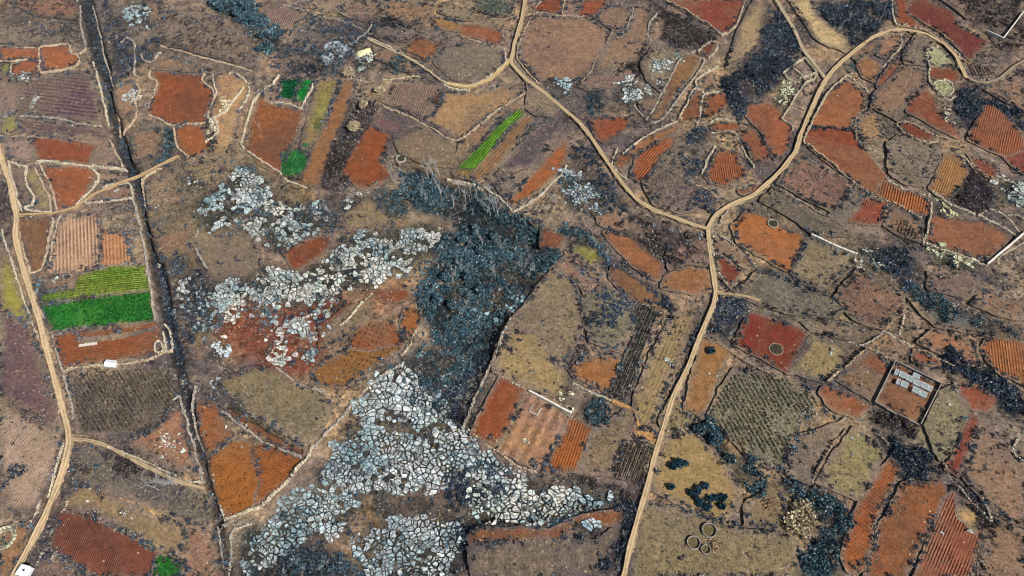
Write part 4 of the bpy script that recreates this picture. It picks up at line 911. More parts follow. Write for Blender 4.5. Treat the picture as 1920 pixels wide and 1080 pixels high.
# ------------------------------------------------------------------ walls: outline, width m, height m, colour, label
TAN = (214, 192, 164); GREY = (196, 186, 172); PALE = (224, 212, 186); WHITE = (232, 226, 214); DARK = (176, 156, 134)
WALLS = [
 ("0,87 20,86 45,90 72,91 78,87 100,86 128,84", .8, .7, TAN, "low pale stone wall above the orange plots at the upper left edge"),
 ("73,91 75,115 72,128 78,138", .9, .7, TAN, "short stone wall between the two orange plots at the upper left"),
 ("0,115 25,115 38,112 52,112", .7, .6, TAN, "short stone wall under the narrow orange strip at the left edge"),
 ("20,138 21,124 30,117 50,112", .7, .6, TAN, "curved stone wall between the olive corner and a small orange plot"),
 ("78,138 100,135 130,130 147,121 152,113 146,104", .8, .7, TAN, "stone wall along the curved lower edge of an orange plot"),
 ("131,86 134,101 145,103 156,98 163,90", .8, .7, TAN, "small hooked stone wall beside the orange plot near the ditch"),
 ("36,217 70,220 110,222 150,232 192,238", .9, .6, GREY, "pale rubble wall between two purple furrowed fields"),
 ("0,255 45,256 82,258", .6, .5, GREY, "thin stone wall above a red plot at the left edge"),
 ("145,0 150,30 155,60 160,85", .8, .6, GREY, "broken stone wall on the upper left bank of the ditch"),
 ("170,0 180,40 187,75 193,105 202,130 209,158", .8, .7, GREY, "stone wall on the upper right bank of the ditch"),
 ("175,118 184,140 190,170 200,210 206,238", .9, .5, PALE, "wide rubble bank left of the ditch beside furrows"),
 ("208,170 214,200 222,222 221,250", .8, .7, TAN, "stone wall between the ditch and the plot of white rocks"),
 ("255,150 262,170 255,195 259,208 250,228 232,250", .8, .7, TAN, "winding wall on the right of the plot of white rocks"),
 ("222,85 235,72 240,70 253,82 254,95", .7, .6, GREY, "small peaked stone wall on the dark slope by the ditch"),
 ("266,102 268,114 285,118 298,105 303,97", .7, .6, GREY, "ring shaped stone wall round a tiny plot on the slope"),
 ("255,103 252,125 250,140 262,144", .7, .6, GREY, "short upright stone wall on the slope above the orange square"),
 ("283,133 281,147 297,154 290,176 280,195 275,213 286,221 302,226 315,236 330,235", .9, .8, TAN, "jagged wall on the left and bottom of the big orange square"),
 ("330,236 350,232 372,233 385,230", .9, .7, TAN, "short wall between the big orange square and the plot below it"),
 ("384,140 378,152 398,168 402,182 393,205 390,222", .9, .8, TAN, "winding wall on the right of the big orange square"),
 ("398,140 400,155 406,175 398,188", .7, .6, PALE, "first contour wall in the yellow rocky excavation"),
 ("430,140 440,135 455,146 465,160 467,176 458,195 447,208", .8, .7, PALE, "outer curved wall of the yellow rocky excavation"),
 ("456,165 438,190 425,210 404,222", .8, .7, PALE, "long diagonal wall inside the yellow rocky excavation"),
 ("400,222 411,238 408,252 392,262 386,268", .9, .7, PALE, "lower hooked wall of the yellow rocky excavation"),
 ("327,240 329,262 332,276 342,286 352,297", .9, .8, TAN, "wall on the left of the lower orange square"),
 ("482,180 468,210 460,240 453,270 456,278 470,290 500,310 540,338 575,352", .8, .9, PALE, "long curved wall round the left and bottom of the crop field"),
 ("482,180 496,166 512,158", .7, .7, PALE, "short wall leading up to the small green square"),
 ("524,143 511,165 500,192 540,197 567,206 580,180 593,147", .8, .8, PALE, "pale wall framing the small bright green square"),
 ("300,86 340,95 380,108 425,120 472,132", .9, .4, TAN, "long low bank wall across the brown slope at the top"),
 ("18,303 21,335 31,365 40,395", .8, .7, PALE, "wall on the track side of the small tan plot at the left"),
 ("18,303 35,310 50,314", .8, .7, PALE, "short wall across the top of the small tan plot at the left"),
 ("68,306 75,302 110,305 160,311 200,315 238,317", 1.1, .8, PALE, "thick pale wall under the red plot left of the ditch"),
 ("50,316 46,330 52,352 66,372 62,384 44,392 70,397 98,400", .9, .8, PALE, "bottle shaped wall round the olive pocket plot"),
 ("67,316 80,345 94,370 98,398", .7, .7, TAN, "slanting wall between the olive pocket and the orange plot"),
 ("78,312 90,340 102,365 108,395", .8, .8, TAN, "left wall of the orange plot by the left track"),
 ("168,314 180,324 189,332 178,350 160,366 144,385", 1.0, .7, PALE, "wide rubble wall on the right of the orange plot by the ditch"),
 ("160,379 175,366 205,348 240,343 246,352 252,374 205,379 163,380", .8, .7, PALE, "wall closing the half moon plot beside the ditch"),
 ("101,410 93,450 86,485 78,508 60,514 56,500", .8, .7, TAN, "curved wall of the small furrowed plot by the left track"),
 ("114,406 103,440 96,480 90,512", .7, .7, TAN, "wall on the left of the striped field"),
 ("246,350 256,400 266,440 274,480 280,515 286,560 290,598", .9, .6, GREY, "ragged left bank wall of the ditch beside the crops"),
 ("268,362 275,408 284,452 294,490", .8, .7, GREY, "pale right bank wall along the middle of the ditch"),
 ("266,360 268,338 285,324 304,315", .8, .8, TAN, "hooked wall where the small track crosses the ditch"),
 ("204,262 219,290 236,318", .7, .6, TAN, "wall on the left lip of the ditch above the track crossing"),
 ("372,434 362,450 371,474 388,502", .8, .8, GREY, "curved wall on the left of the grassy field by white rocks"),
 ("2,430 10,455 22,490 35,525 45,560 62,610", .7, .6, PALE, "wall left of the track beside the olive field"),
 ("64,615 80,650 95,695 105,740 110,775", .7, .5, TAN, "wall left of the track beside the purple brown field"),
 ("34,425 44,470 56,508", .6, .6, TAN, "wall right of the track beside the small furrowed plot"),
 ("100,630 113,685 124,720 133,755 138,785", .7, .6, GREY, "wall on the right of the track beside the red and furrowed plots"),
 ("120,698 135,690 150,688 180,685 200,684", .8, .7, TAN, "wall left of the white shed below the red plot"),
 ("222,684 245,681 270,677 295,668 306,660 322,660", .8, .7, TAN, "wall right of the white shed below the red plot"),
 ("322,660 320,640 317,610 305,603", .8, .7, PALE, "outer wall at the right end of the red plot by the ditch"),
 ("310,660 309,640 307,620", .7, .6, PALE, "inner wall at the right end of the red plot by the ditch"),
 ("291,660 292,645 300,637 305,648 306,660 298,664 291,660", .8, .6, PALE, "small closed loop of stones at the red plot's corner"),
 ("326,753 338,742 345,770 350,800 360,830 371,860 376,886 380,905", .8, .7, GREY, "left bank wall of the lower ditch"),
 ("368,725 360,770 368,815 380,840 390,862 402,915 422,974", .8, .8, GREY, "long right bank wall of the lower ditch"),
 ("423,974 450,965 480,955 510,930 550,890 574,860 588,836", 1.0, .9, PALE, "curved wall under the bright orange corner field"),
 ("140,825 180,830 220,844 270,864 330,894 368,908 381,904", .7, .7, PALE, "upper wall along the small lower left track"),
 ("415,770 440,790 475,818 520,842 565,858", .8, .8, GREY, "wall between the red strip and the bright orange field"),
 ("690,73 720,85 760,105 800,130 830,155 870,165 900,157 930,135 948,120 946,92", .9, .9, PALE, "long bowed wall round the grassy terrace at top centre"),
 ("830,158 850,168 880,172", .9, .8, PALE, "short pale wall at the foot of the bowed terrace"),
 ("718,200 750,212 790,230 830,255 855,265 878,256 920,220 960,190 988,172", .9, .8, TAN, "long wall below the furrowed and tan field left of the track"),
 ("858,64 880,74 910,84 945,92", .6, .5, TAN, "thin wall below the red plot at top centre"),
 ("720,150 745,148 770,142 790,145", .7, .5, PALE, "pale bank wall above the furrowed field at top centre"),
 ("838,335 870,342 905,350 935,368 962,396", 1.0, 1.0, PALE, "curved wall above the dark hollow of bare trees"),
 ("962,396 985,386 1010,370 1030,350 1050,330 1064,312", .8, .8, PALE, "wall along the lower edge of the orange strip"),
 ("1000,20 1008,9 1018,0", .7, .6, TAN, "short wall left of the red plot at the top"),
 ("1000,22 1030,27 1056,31 1080,31 1112,33", .7, .6, TAN, "low wall along the bottom of the top red plots"),
 ("1060,0 1057,15 1053,30", .7, .6, TAN, "upright wall between the two red plots at the top"),
 ("1187,14 1182,35 1176,57", .6, .7, GREY, "thin dark edged wall near the top centre right"),
 ("1150,58 1135,85 1115,115 1108,135 1090,158", .7, .8, DARK, "long slanting wall dividing the wide tan field"),
 ("1232,25 1218,45 1214,70 1222,75", .8, .7, GREY, "curved stone wall beside the boulders and dark hollow"),
 ("1245,0 1290,25 1330,50 1354,68", .9, 1.0, TAN, "wall below the large dark red field at the top"),
 ("1354,68 1380,50 1390,22 1396,0", .9, 1.0, TAN, "wall on the right of the large dark red field"),
 ("1000,28 985,55 971,85 970,112 990,138 1012,157", .7, .6, TAN, "wall on the left of the wide tan field along the track"),
 ("1309,98 1325,82 1337,76 1347,80 1340,100 1326,112", .8, .8, PALE, "wall round the tiny red plot above the long lobe"),
 ("1305,96 1290,100 1270,118 1255,150 1240,180 1222,212 1210,224", .8, .7, GREY, "upper wall of the long lobed orange plot"),
 ("1320,112 1316,128 1290,160 1262,198 1244,221 1228,230 1210,224", .8, .7, GREY, "lower wall of the long lobed orange plot"),
 ("1346,126 1322,138 1303,150 1306,165 1321,178 1340,175 1358,170", .9, .7, PALE, "wall circling the round brown plot by the dark slope"),
 ("1307,165 1292,180 1285,205 1272,221 1290,232", .8, .7, PALE, "winding wall left of the small orange lobe"),
 ("1321,178 1313,195 1315,213 1306,236", .8, .7, PALE, "short wall between two small orange red terraces"),
 ("1188,198 1200,213 1210,221", .7, .6, PALE, "small slanting wall at the tail of the long lobe"),
 ("1276,225 1240,240 1205,262 1168,290", .8, .7, PALE, "upper wall of the long orange furrowed terrace"),
 ("1158,280 1149,295 1148,310 1158,324 1175,338", .8, .7, PALE, "hooked wall round the little red plot by the track"),
 ("1320,237 1345,222 1362,222 1380,228 1398,238", .8, .7, PALE, "arched pale wall above the red terraces"),
 ("1335,249 1365,247 1380,250 1388,268 1400,290 1414,315", .8, .8, PALE, "wall down the left of the dark red furrows"),
 ("1342,276 1325,300 1316,328", .8, .7, PALE, "wall left of the orange rowed terrace above the fork"),
 ("1300,345 1318,352 1340,368", .7, .6, TAN, "short wall on the slope above the track fork"),
 ("1385,353 1405,344 1428,344", .8, .6, TAN, "short arched wall by the last red terrace on the track"),
 ("1508,107 1488,122 1468,136 1475,150 1498,156", .8, .9, PALE, "upper left wall of the stone pens by the track junction"),
 ("1508,107 1520,124 1531,138 1512,145 1500,146", .8, .9, PALE, "right wall of the stone pens by the track junction"),
 ("1482,121 1496,134 1508,148 1512,155 1528,150 1532,142", .8, .9, PALE, "cross wall inside the stone pens by the track junction"),
 ("1510,155 1500,170 1488,190 1474,210 1464,224", .8, .9, PALE, "long lower wall running down from the stone pens"),
 ("1464,224 1470,230 1484,236 1487,246", .7, .7, PALE, "small hooked wall end below the stone pens"),
 ("1484,196 1498,202 1510,208", .5, .5, PALE, "thin cross wall on the plot below the stone pens"),
 ("1586,143 1562,163 1546,184 1531,212 1515,243 1507,266", .9, .9, PALE, "wall beside the track on the left of the big orange red field"),
 ("1507,268 1530,286 1560,310 1580,330 1600,344 1638,366", .9, .9, TAN, "long wall under the big orange red field"),
 ("1640,367 1680,388 1710,402 1726,410", .9, .9, TAN, "wall under the small orange furrowed plot right of centre"),
 ("1587,143 1604,153 1626,170", .8, .8, PALE, "short wall over the top of the big orange red field"),
 ("1681,48 1674,28 1671,0", 1.0, .8, PALE, "wall left of the dark red furrows at the top right"),
 ("1681,48 1700,50 1730,57 1762,77 1788,94 1800,110 1812,118", 1.0, .9, TAN, "wall between the curved track and the dark red furrows"),
 ("1758,88 1748,93 1735,95 1737,115 1743,128", .9, .9, PALE, "wall on the left of the pale stony plot"),
 ("1743,128 1738,143 1748,163 1762,180 1780,188 1792,180", .9, .9, PALE, "wall under the oval stone ring"),
 ("1750,157 1752,168 1768,180 1784,176 1788,163 1778,153 1760,152 1750,157", .9, .8, PALE, "oval ring of stones below the small red plot"),
 ("1680,234 1698,256 1728,270 1758,266", .8, .8, TAN, "curved lower wall of the dark red leaf shaped plot"),
 ("1682,231 1705,230 1735,248 1760,258 1798,268", .8, .7, TAN, "wall between the two dark red plots at right"),
 ("1848,60 1879,75", .6, 1.2, WHITE, "thin straight white wall left of the corner at the top right"),
 ("1879,75 1918,24", .6, 1.2, WHITE, "thin straight white wall rising to the top right corner"),
 ("1690,66 1690,85 1676,104 1656,125", .8, .7, PALE, "wall bending down from the track through tan plots"),
 ("1626,203 1606,219 1600,244 1606,264", .8, .7, DARK, "dark jagged wall beside the rocky tan plot"),
 ("1462,350 1500,377 1545,404 1582,430", .6, .5, GREY, "thin rubble wall crossing the brown scrubby field"),
 ("1520,443 1560,462 1604,479", .9, 1.4, WHITE, "thick straight white wall above the orange round field"),
 ("1741,362 1745,378 1745,400 1736,438 1730,458", 1.0, 1.0, PALE, "left wall of the large walled plot at the right edge"),
 ("1730,458 1780,474 1820,488 1850,497", 1.0, 1.0, PALE, "lower wall of the large walled plot at the right edge"),
 ("1850,497 1885,467 1922,436", .9, 1.2, WHITE, "straight white wall on the right of the large walled plot"),
 ("1740,354 1765,374 1790,390 1830,404 1865,418 1908,442", 1.0, .8, PALE, "upper rubble wall of the large walled plot"),
 ("1835,405 1855,390 1875,398 1895,412 1914,436", .8, .8, PALE, "arched wall of the small plot above the large walled plot"),
 ("1890,404 1906,403 1922,415", .7, .7, PALE, "small wall at the right edge beside the white wall"),
 ("1793,286 1810,296 1824,316 1845,330 1866,340", .8, .7, TAN, "wall under the red furrows near the right edge"),
 ("1877,336 1900,343 1920,360", .9, .7, PALE, "rubble wall by the white rocks at the right edge"),
 ("1662,338 1690,354 1735,366", .9, .7, PALE, "rubble wall over the small orange furrowed plot"),
 ("1872,497 1872,484 1890,470 1918,455", .7, .6, PALE, "curved wall in the scrub below the straight white wall"),
 ("1335,444 1335,472 1344,508 1358,530 1374,546", .8, .8, PALE, "wall between the track and the dark red sliver"),
 ("1346,440 1372,455 1402,482 1416,498", .9, .5, GREY, "stony bank between the round orange field and the brown strip"),
 ("1340,476 1362,485 1390,508", .8, .5, PALE, "line of white stones above the dark red sliver"),
 ("1351,420 1353,408 1366,396", .6, .6, GREY, "small curved wall beside the track fork"),
 ("974,413 988,402 1012,396", .7, .6, PALE, "arched wall round the tiny tan plot by the dark hollow"),
 ("992,735 1030,755 1069,776", .9, 1.4, WHITE, "thick straight white wall beside the red field"),
 ("1069,776 1076,766", .7, 1.2, WHITE, "stub of white wall at the foot of the straight wall"),
 ("1074,720 1100,735 1130,746 1150,754", .8, .7, PALE, "rubble wall under the small orange plot"),
 ("958,596 946,622 936,650 916,690 900,722 882,766 868,800", .9, 1.0, GREY, "long terrace wall over the dark slope"),
 ("888,815 912,835 935,849 962,872 1005,886", .8, .8, TAN, "wall between the striped plots and the rock field"),
 ("934,704 960,717 990,734", .8, .7, TAN, "wall along the top of the red field"),
 ("1152,753 1190,771 1196,788 1180,815", .7, .5, DARK, "thin dark wall beside the bright earth patch"),
 ("1318,632 1360,655 1400,680 1450,708", .7, .8, DARK, "wall under the large dark red rectangle"),
 ("1405,582 1394,606 1374,642", .7, .6, TAN, "wall on the left of the large dark red rectangle"),
 ("1625,655 1650,667 1674,679", .8, 1.3, TAN, "upper wall of the brown plot beside the courtyard"),
 ("1625,655 1590,685 1550,718", .8, 1.4, TAN, "left wall of the brown plot beside the courtyard"),
 ("1656,621 1672,606 1690,590 1706,564", .6, .8, DARK, "thin wall climbing the slope above the courtyard"),
 ("1656,622 1684,635 1710,648", .8, .9, PALE, "lower wall of the little ruined pen above the courtyard"),
 ("1710,648 1728,633 1746,618", .7, .8, TAN, "right wall of the little ruined pen above the courtyard"),
 ("1697,594 1692,608 1687,620 1690,628", .8, .7, PALE, "short curved wall inside the little ruined pen"),
 ("1590,640 1614,651 1632,642 1656,622", .7, .8, GREY, "wall joining the ruined pen to the tan plot"),
 ("1707,668 1717,652 1740,662 1765,676 1792,690", .7, .7, TAN, "wall round the small orange plot above the courtyard"),
 ("1585,804 1550,848 1530,880 1521,910", .7, .8, DARK, "thin dark wall between two grassy fields at lower right"),
 ("1640,810 1660,828 1668,834", .6, .7, GREY, "short wall above the dark bushes at lower right"),
 ("1768,868 1782,895 1800,918 1850,972", .7, .6, GREY, "wall along the track to the bottom right corner"),
 ("1908,822 1896,848 1900,858 1922,866", .8, .7, PALE, "bent pale wall at the right edge low down"),
 ("1840,935 1852,960 1858,980", .9, .7, PALE, "short rubble wall by the yellow furrow ends"),
 ("118,832 113,860 101,893 91,935", .8, .6, PALE, "wall on the left of the track in the lower left corner"),
 ("77,940 65,965 52,990", .8, .5, PALE, "pale bank on the left of the track near the pit"),
 ("128,938 122,950 117,958", .7, .5, TAN, "stub of wall at the head of the lower left furrows"),
 ("79,1035 71,1052 66,1064", .5, .5, GREY, "thin wall stub beside the white hut"),
 ("428,1085 432,1040 430,1005 440,988 470,980", .8, .6, GREY, "grey wall at the left corner of the lower rock field"),
 ("405,985 410,1010 414,1045 420,1080", .6, .5, GREY, "broken wall beside the lowest part of the ditch"),
 ("590,840 615,810 640,780 668,748 690,722 720,700 750,682", .8, .8, GREY, "wall between the orange terraces and the lower rock field"),
 ("752,664 768,648 778,625 788,605", .7, .7, TAN, "thin curved wall at the right tip of the orange terraces"),
 ("520,690 540,706 560,720 590,728 620,742", .8, .5, GREY, "rubble wall under the red rocky pocket"),
 ("640,612 660,594 678,568 700,552", .8, .6, PALE, "rubble wall across the scrub above the orange terraces"),
 ("870,1012 882,996 902,985 918,978", .8, .6, PALE, "rubble wall on the upper left of the lower brown plot"),
 ("1375,930 1391,942 1374,965 1366,985", .5, .5, DARK, "thin wall at the right tip of the olive bush field"),
 ("480,0 478,20 490,38", .6, .5, GREY, "short wall left of the narrow furrowed plot"),
 ("530,10 600,30 640,38 680,55", .6, .5, GREY, "thin wall above the blue grey scrub at the top"),
 ("700,45 690,60 668,75", .7, .6, GREY, "short wall in the blue grey scrub at the top"),
]

def dry_wall(i):
    s, w, h, c, label = WALLS[i]
    Q = resample(pix(pts(s))[:, :2], 0.34)
    Q = Q + np.stack([fnoise(Q[:, 0], Q[:, 1], .22, 3, 51) - .5, fnoise(Q[:, 0], Q[:, 1], .22, 3, 57) - .5], 1) * (1.3 if c != WHITE else .25)
    T = np.gradient(Q, axis=0); T /= np.hypot(T[:, 0], T[:, 1])[:, None]; Nn = np.c_[-T[:, 1], T[:, 0]]
    so = Soup(); base = alb(c)
    F = np.array([[0, 1, 5, 4], [1, 2, 6, 5], [2, 3, 7, 6], [3, 0, 4, 7], [4, 5, 6, 7]])
    k = 0
    z0 = hfield(Q[:, 0], Q[:, 1])
    r = np.random.default_rng(500 + i)
    w *= 0.72
    gap = fnoise(Q[:, 0], Q[:, 1], .12, 3, 61)
    while k < len(Q) - 1:
        ln = r.integers(1, 4); ln = min(ln, len(Q) - k)
        j = min(k + ln // 2, len(Q) - 1)
        low = 1.0 if (gap[j] < .58 or c == WHITE) else .35
        for side in (-.27, .27):
            if c == WHITE and side > 0: continue
            off = 0.0 if c == WHITE else side * w
            hw = (w * .5 if c == WHITE else w * r.uniform(.22, .34)); hl = ln * .34 / 2 * r.uniform(.9, 1.08)
            hh = h * 1.3 * low * (r.uniform(.7, 1.25) if c != WHITE else r.uniform(.97, 1.03))
            cen = Q[j] + Nn[j] * (off + r.uniform(-.1, .1) * (c != WHITE))
            t = T[j]; nn = Nn[j]
            if c != WHITE:
                a = r.uniform(-.3, .3); ca, sa = math.cos(a), math.sin(a); t, nn = t * ca + nn * sa, nn * ca - t * sa
            jit = r.uniform(-.07, .07, (8, 3)) if c != WHITE else np.zeros((8, 3))
            rim = .78 if c != WHITE else .98
            co = [cen + t * (a * hl) + nn * (b * hw) for a, b in ((-1, -1), (1, -1), (1, 1), (-1, 1))]
            ct = [cen + t * (a * hl * rim) + nn * (b * hw * rim) for a, b in ((-1, -1), (1, -1), (1, 1), (-1, 1))]
            V = np.array([[*p, z0[max(0, j - 4):j + 5].min() - .4] for p in co] + [[*p, z0[j] + hh] for p in ct]) + jit
            so.add(V, F, base * (r.uniform(.62, 1.15) if c != WHITE else r.uniform(.95, 1.03)) * np.array([1, r.uniform(.95, 1.02), r.uniform(.88, 1.04)]))
        k += ln
    # fallen stones along the foot
    if c != WHITE:
        for j in r.integers(0, len(Q), max(2, len(Q) // 7)):
            cen = Q[j] + Nn[j] * r.choice([-1, 1]) * r.uniform(.5, 1.1) * w
            q = r.uniform(.12, .28); a = r.uniform(0, 6.28); t = np.array([math.cos(a), math.sin(a)]); nn = np.array([-t[1], t[0]])
            co = [cen + t * (x * q) + nn * (y * q * .8) for x, y in ((-1, -1), (1, -1), (1, 1), (-1, 1))]
            ct = [cen + t * (x * q * .6) + nn * (y * q * .5) for x, y in ((-1, -1), (1, -1), (1, 1), (-1, 1))]
            so.add([[*p, z0[j] - .2] for p in co] + [[*p, z0[j] + q * 1.1] for p in ct], F, base * r.uniform(.7, 1.1))
    nm = 'white_wall' if c == WHITE else 'stone_wall'
    o = link(nm, so.mesh(nm, M_PLAIN if c == WHITE else M_STONE))
    o['kind'] = 'thing'
    tag(o, label, 'wall', 'straight white walls' if c == WHITE else 'dry stone walls between the plots')
def clip_poly(P, n, d):
    """part of a convex polygon where p.n <= d"""
    s = P @ n - d
    out = []
    for i in range(len(P)):
        j = (i + 1) % len(P)
        if s[i] <= 0: out.append(P[i])
        if (s[i] < 0) != (s[j] < 0) and s[i] != s[j]:
            t = s[i] / (s[i] - s[j]); out.append(P[i] + (P[j] - P[i]) * t)
    return np.array(out)

def outcrop(zi, r):
    s, size, fill, gap, c, label = ROCKZ[zi]
    P = poly(s)
    ang = math.radians(32 + r.uniform(-6, 6)) ; R = np.array([[math.cos(ang), -math.sin(ang)], [math.sin(ang), math.cos(ang)]])
    Q = P @ R                                # into the frame of the joints
    size = size * .48; gap = gap * .74; fill = min(.95, fill * 1.14)
    ax, ay = size * 1.45, size * 0.9
    x0, y0 = Q.min(0) - 2 * size; x1, y1 = Q.max(0) + 2 * size
    nx = int((x1 - x0) / ax) + 2; ny = int((y1 - y0) / ay) + 2
    gx, gy = np.meshgrid(np.arange(nx), np.arange(ny), indexing='ij')
    S = np.stack([x0 + (gx + .5 * (gy % 2)) * ax, y0 + gy * ay], -1) + r.uniform(-.36, .36, (nx, ny, 2)) * [ax, ay]
    wt = r.uniform(-.17, .17, (nx, ny)) * size
    alive = r.random((nx, ny)) > .36 + .3 * fnoise(S[..., 0], S[..., 1], .22, 2, 201)
    out = []
    w = S @ R.T
    warp = np.stack([fnoise(w[..., 0], w[..., 1], .10, 4, 75) - .5, fnoise(w[..., 0], w[..., 1], .10, 4, 79) - .5], -1) * 14
    ins = inside(P, w[..., 0] + warp[..., 0], w[..., 1] + warp[..., 1])
    den = fnoise(w[..., 0], w[..., 1], .16, 5, 71, .7) + r.uniform(0, .13, w.shape[:2])
    gmap = gap * (.4 + 2.6 * np.clip(fnoise(w[..., 0], w[..., 1], .16, 3, 85) - .28, 0, 1))
    thr = np.quantile(den[ins], fill) if ins.any() else 0
    for i in range(3, nx - 3):
        for j in range(3, ny - 3):
            if not alive[i, j] or not ins[i, j] or den[i, j] > thr: continue
            p = S[i, j]
            cell = p + np.array([[-1, -1], [1, -1], [1, 1], [-1, 1]]) * size * 2.3
            for di in (0, -1, 1, -2, 2, -3, 3):
                for dj in (0, -1, 1, -2, 2, -3, 3):
                    if di == dj == 0 or not alive[i + di, j + dj]: continue
                    q = S[i + di, j + dj]; nrm = q - p; L = np.hypot(*nrm)
                    if L < 1e-3: continue
                    nrm = nrm / L
                    cell = clip_poly(cell, nrm, p @ nrm + L / 2 + wt[i, j] - wt[i + di, j + dj] - gmap[i, j] * .5 * r.uniform(.4, 1.8))
                    if len(cell) < 3: break
                if len(cell) < 3: break
            if len(cell) < 3: continue
            a2 = abs(.5 * np.sum(cell[:, 0] * np.roll(cell[:, 1], -1) - np.roll(cell[:, 0], -1) * cell[:, 1]))
            if a2 < .12: continue
            if a2 > 1.6 and r.random() < .35:           # split along a joint
                an = r.choice([0, 1.57]) + r.normal() * .25; nv = np.array([math.sin(an), math.cos(an)]); m0 = cell.mean(0) @ nv + r.uniform(-.2, .2)
                for sgn in (1, -1):
                    pc = clip_poly(cell, nv * sgn, m0 * sgn - .07)
                    if len(pc) >= 3: out.append(pc @ R.T)
            else: out.append(cell @ R.T)
    return out

def rock_geo(cell, r, c):
    """a weathered block: cracked rim, uneven top"""
    P = cell
    # cut corners once and roughen
    n = len(P); Q = []
    for k in range(n):
        a, b = P[k], P[(k + 1) % n]
        Q += [a + (b - a) * .10, a + (b - a) * .5 + r.uniform(-.07, .07, 2), a + (b - a) * .90]
    Q = np.array(Q); cen = Q.mean(0); n = len(Q)
    Q = cen + (Q - cen) * r.uniform(.92, 1.03, (n, 1))
    A = .5 * np.sum(P[:, 0] * np.roll(P[:, 1], -1) - np.roll(P[:, 0], -1) * P[:, 1])
    if A < 0: Q = Q[::-1]
    size = math.sqrt(abs(A))
    h = (.30 + .7 * r.beta(1.4, 2.2)) * min(size, 2.0) * .55
    tilt = r.normal(size=2) * .07
    z0 = float(hfield(cen[0], cen[1]))
    def ring(sc, z, jit):
        p = cen + (Q - cen) * sc
        zz = z0 + z + (p - cen) @ tilt + r.uniform(-jit, jit, n)
        return np.c_[p, zz]
    V = np.concatenate([np.c_[Q, np.full(n, z0 - .5)], ring(.98, h * .8, .04), ring(.90, h, .05), ring(.45, h * r.uniform(.95, 1.08), .05), [[*cen, z0 + h * r.uniform(.85, 1.12)]]])
    i = np.arange(n); k = (i + 1) % n
    F4 = np.concatenate([np.c_[i + a * n, k + a * n, k + (a + 1) * n, i + (a + 1) * n] for a in range(3)])
    F3 = np.c_[i + 3 * n, k + 3 * n, np.full(n, 4 * n)]
    tt = float(np.clip((fnoise(cen[0], cen[1], .06, 4, 191, .65) - .42) * 4.5, 0, 1)) * r.uniform(.4, 1)
    c = np.array(c) * (1 - tt) + np.array((152, 170, 174)) * tt if c[2] > 190 else c
    b = np.minimum(alb(c) * 1.42 * (1.12 - .6 * r.beta(1.2, 2.6)), .85) * np.array([r.uniform(.95, 1.02), 1, r.uniform(.96, 1.05)])
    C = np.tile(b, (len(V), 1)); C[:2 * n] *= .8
    return V, [F4, F3], C, abs(A), cen

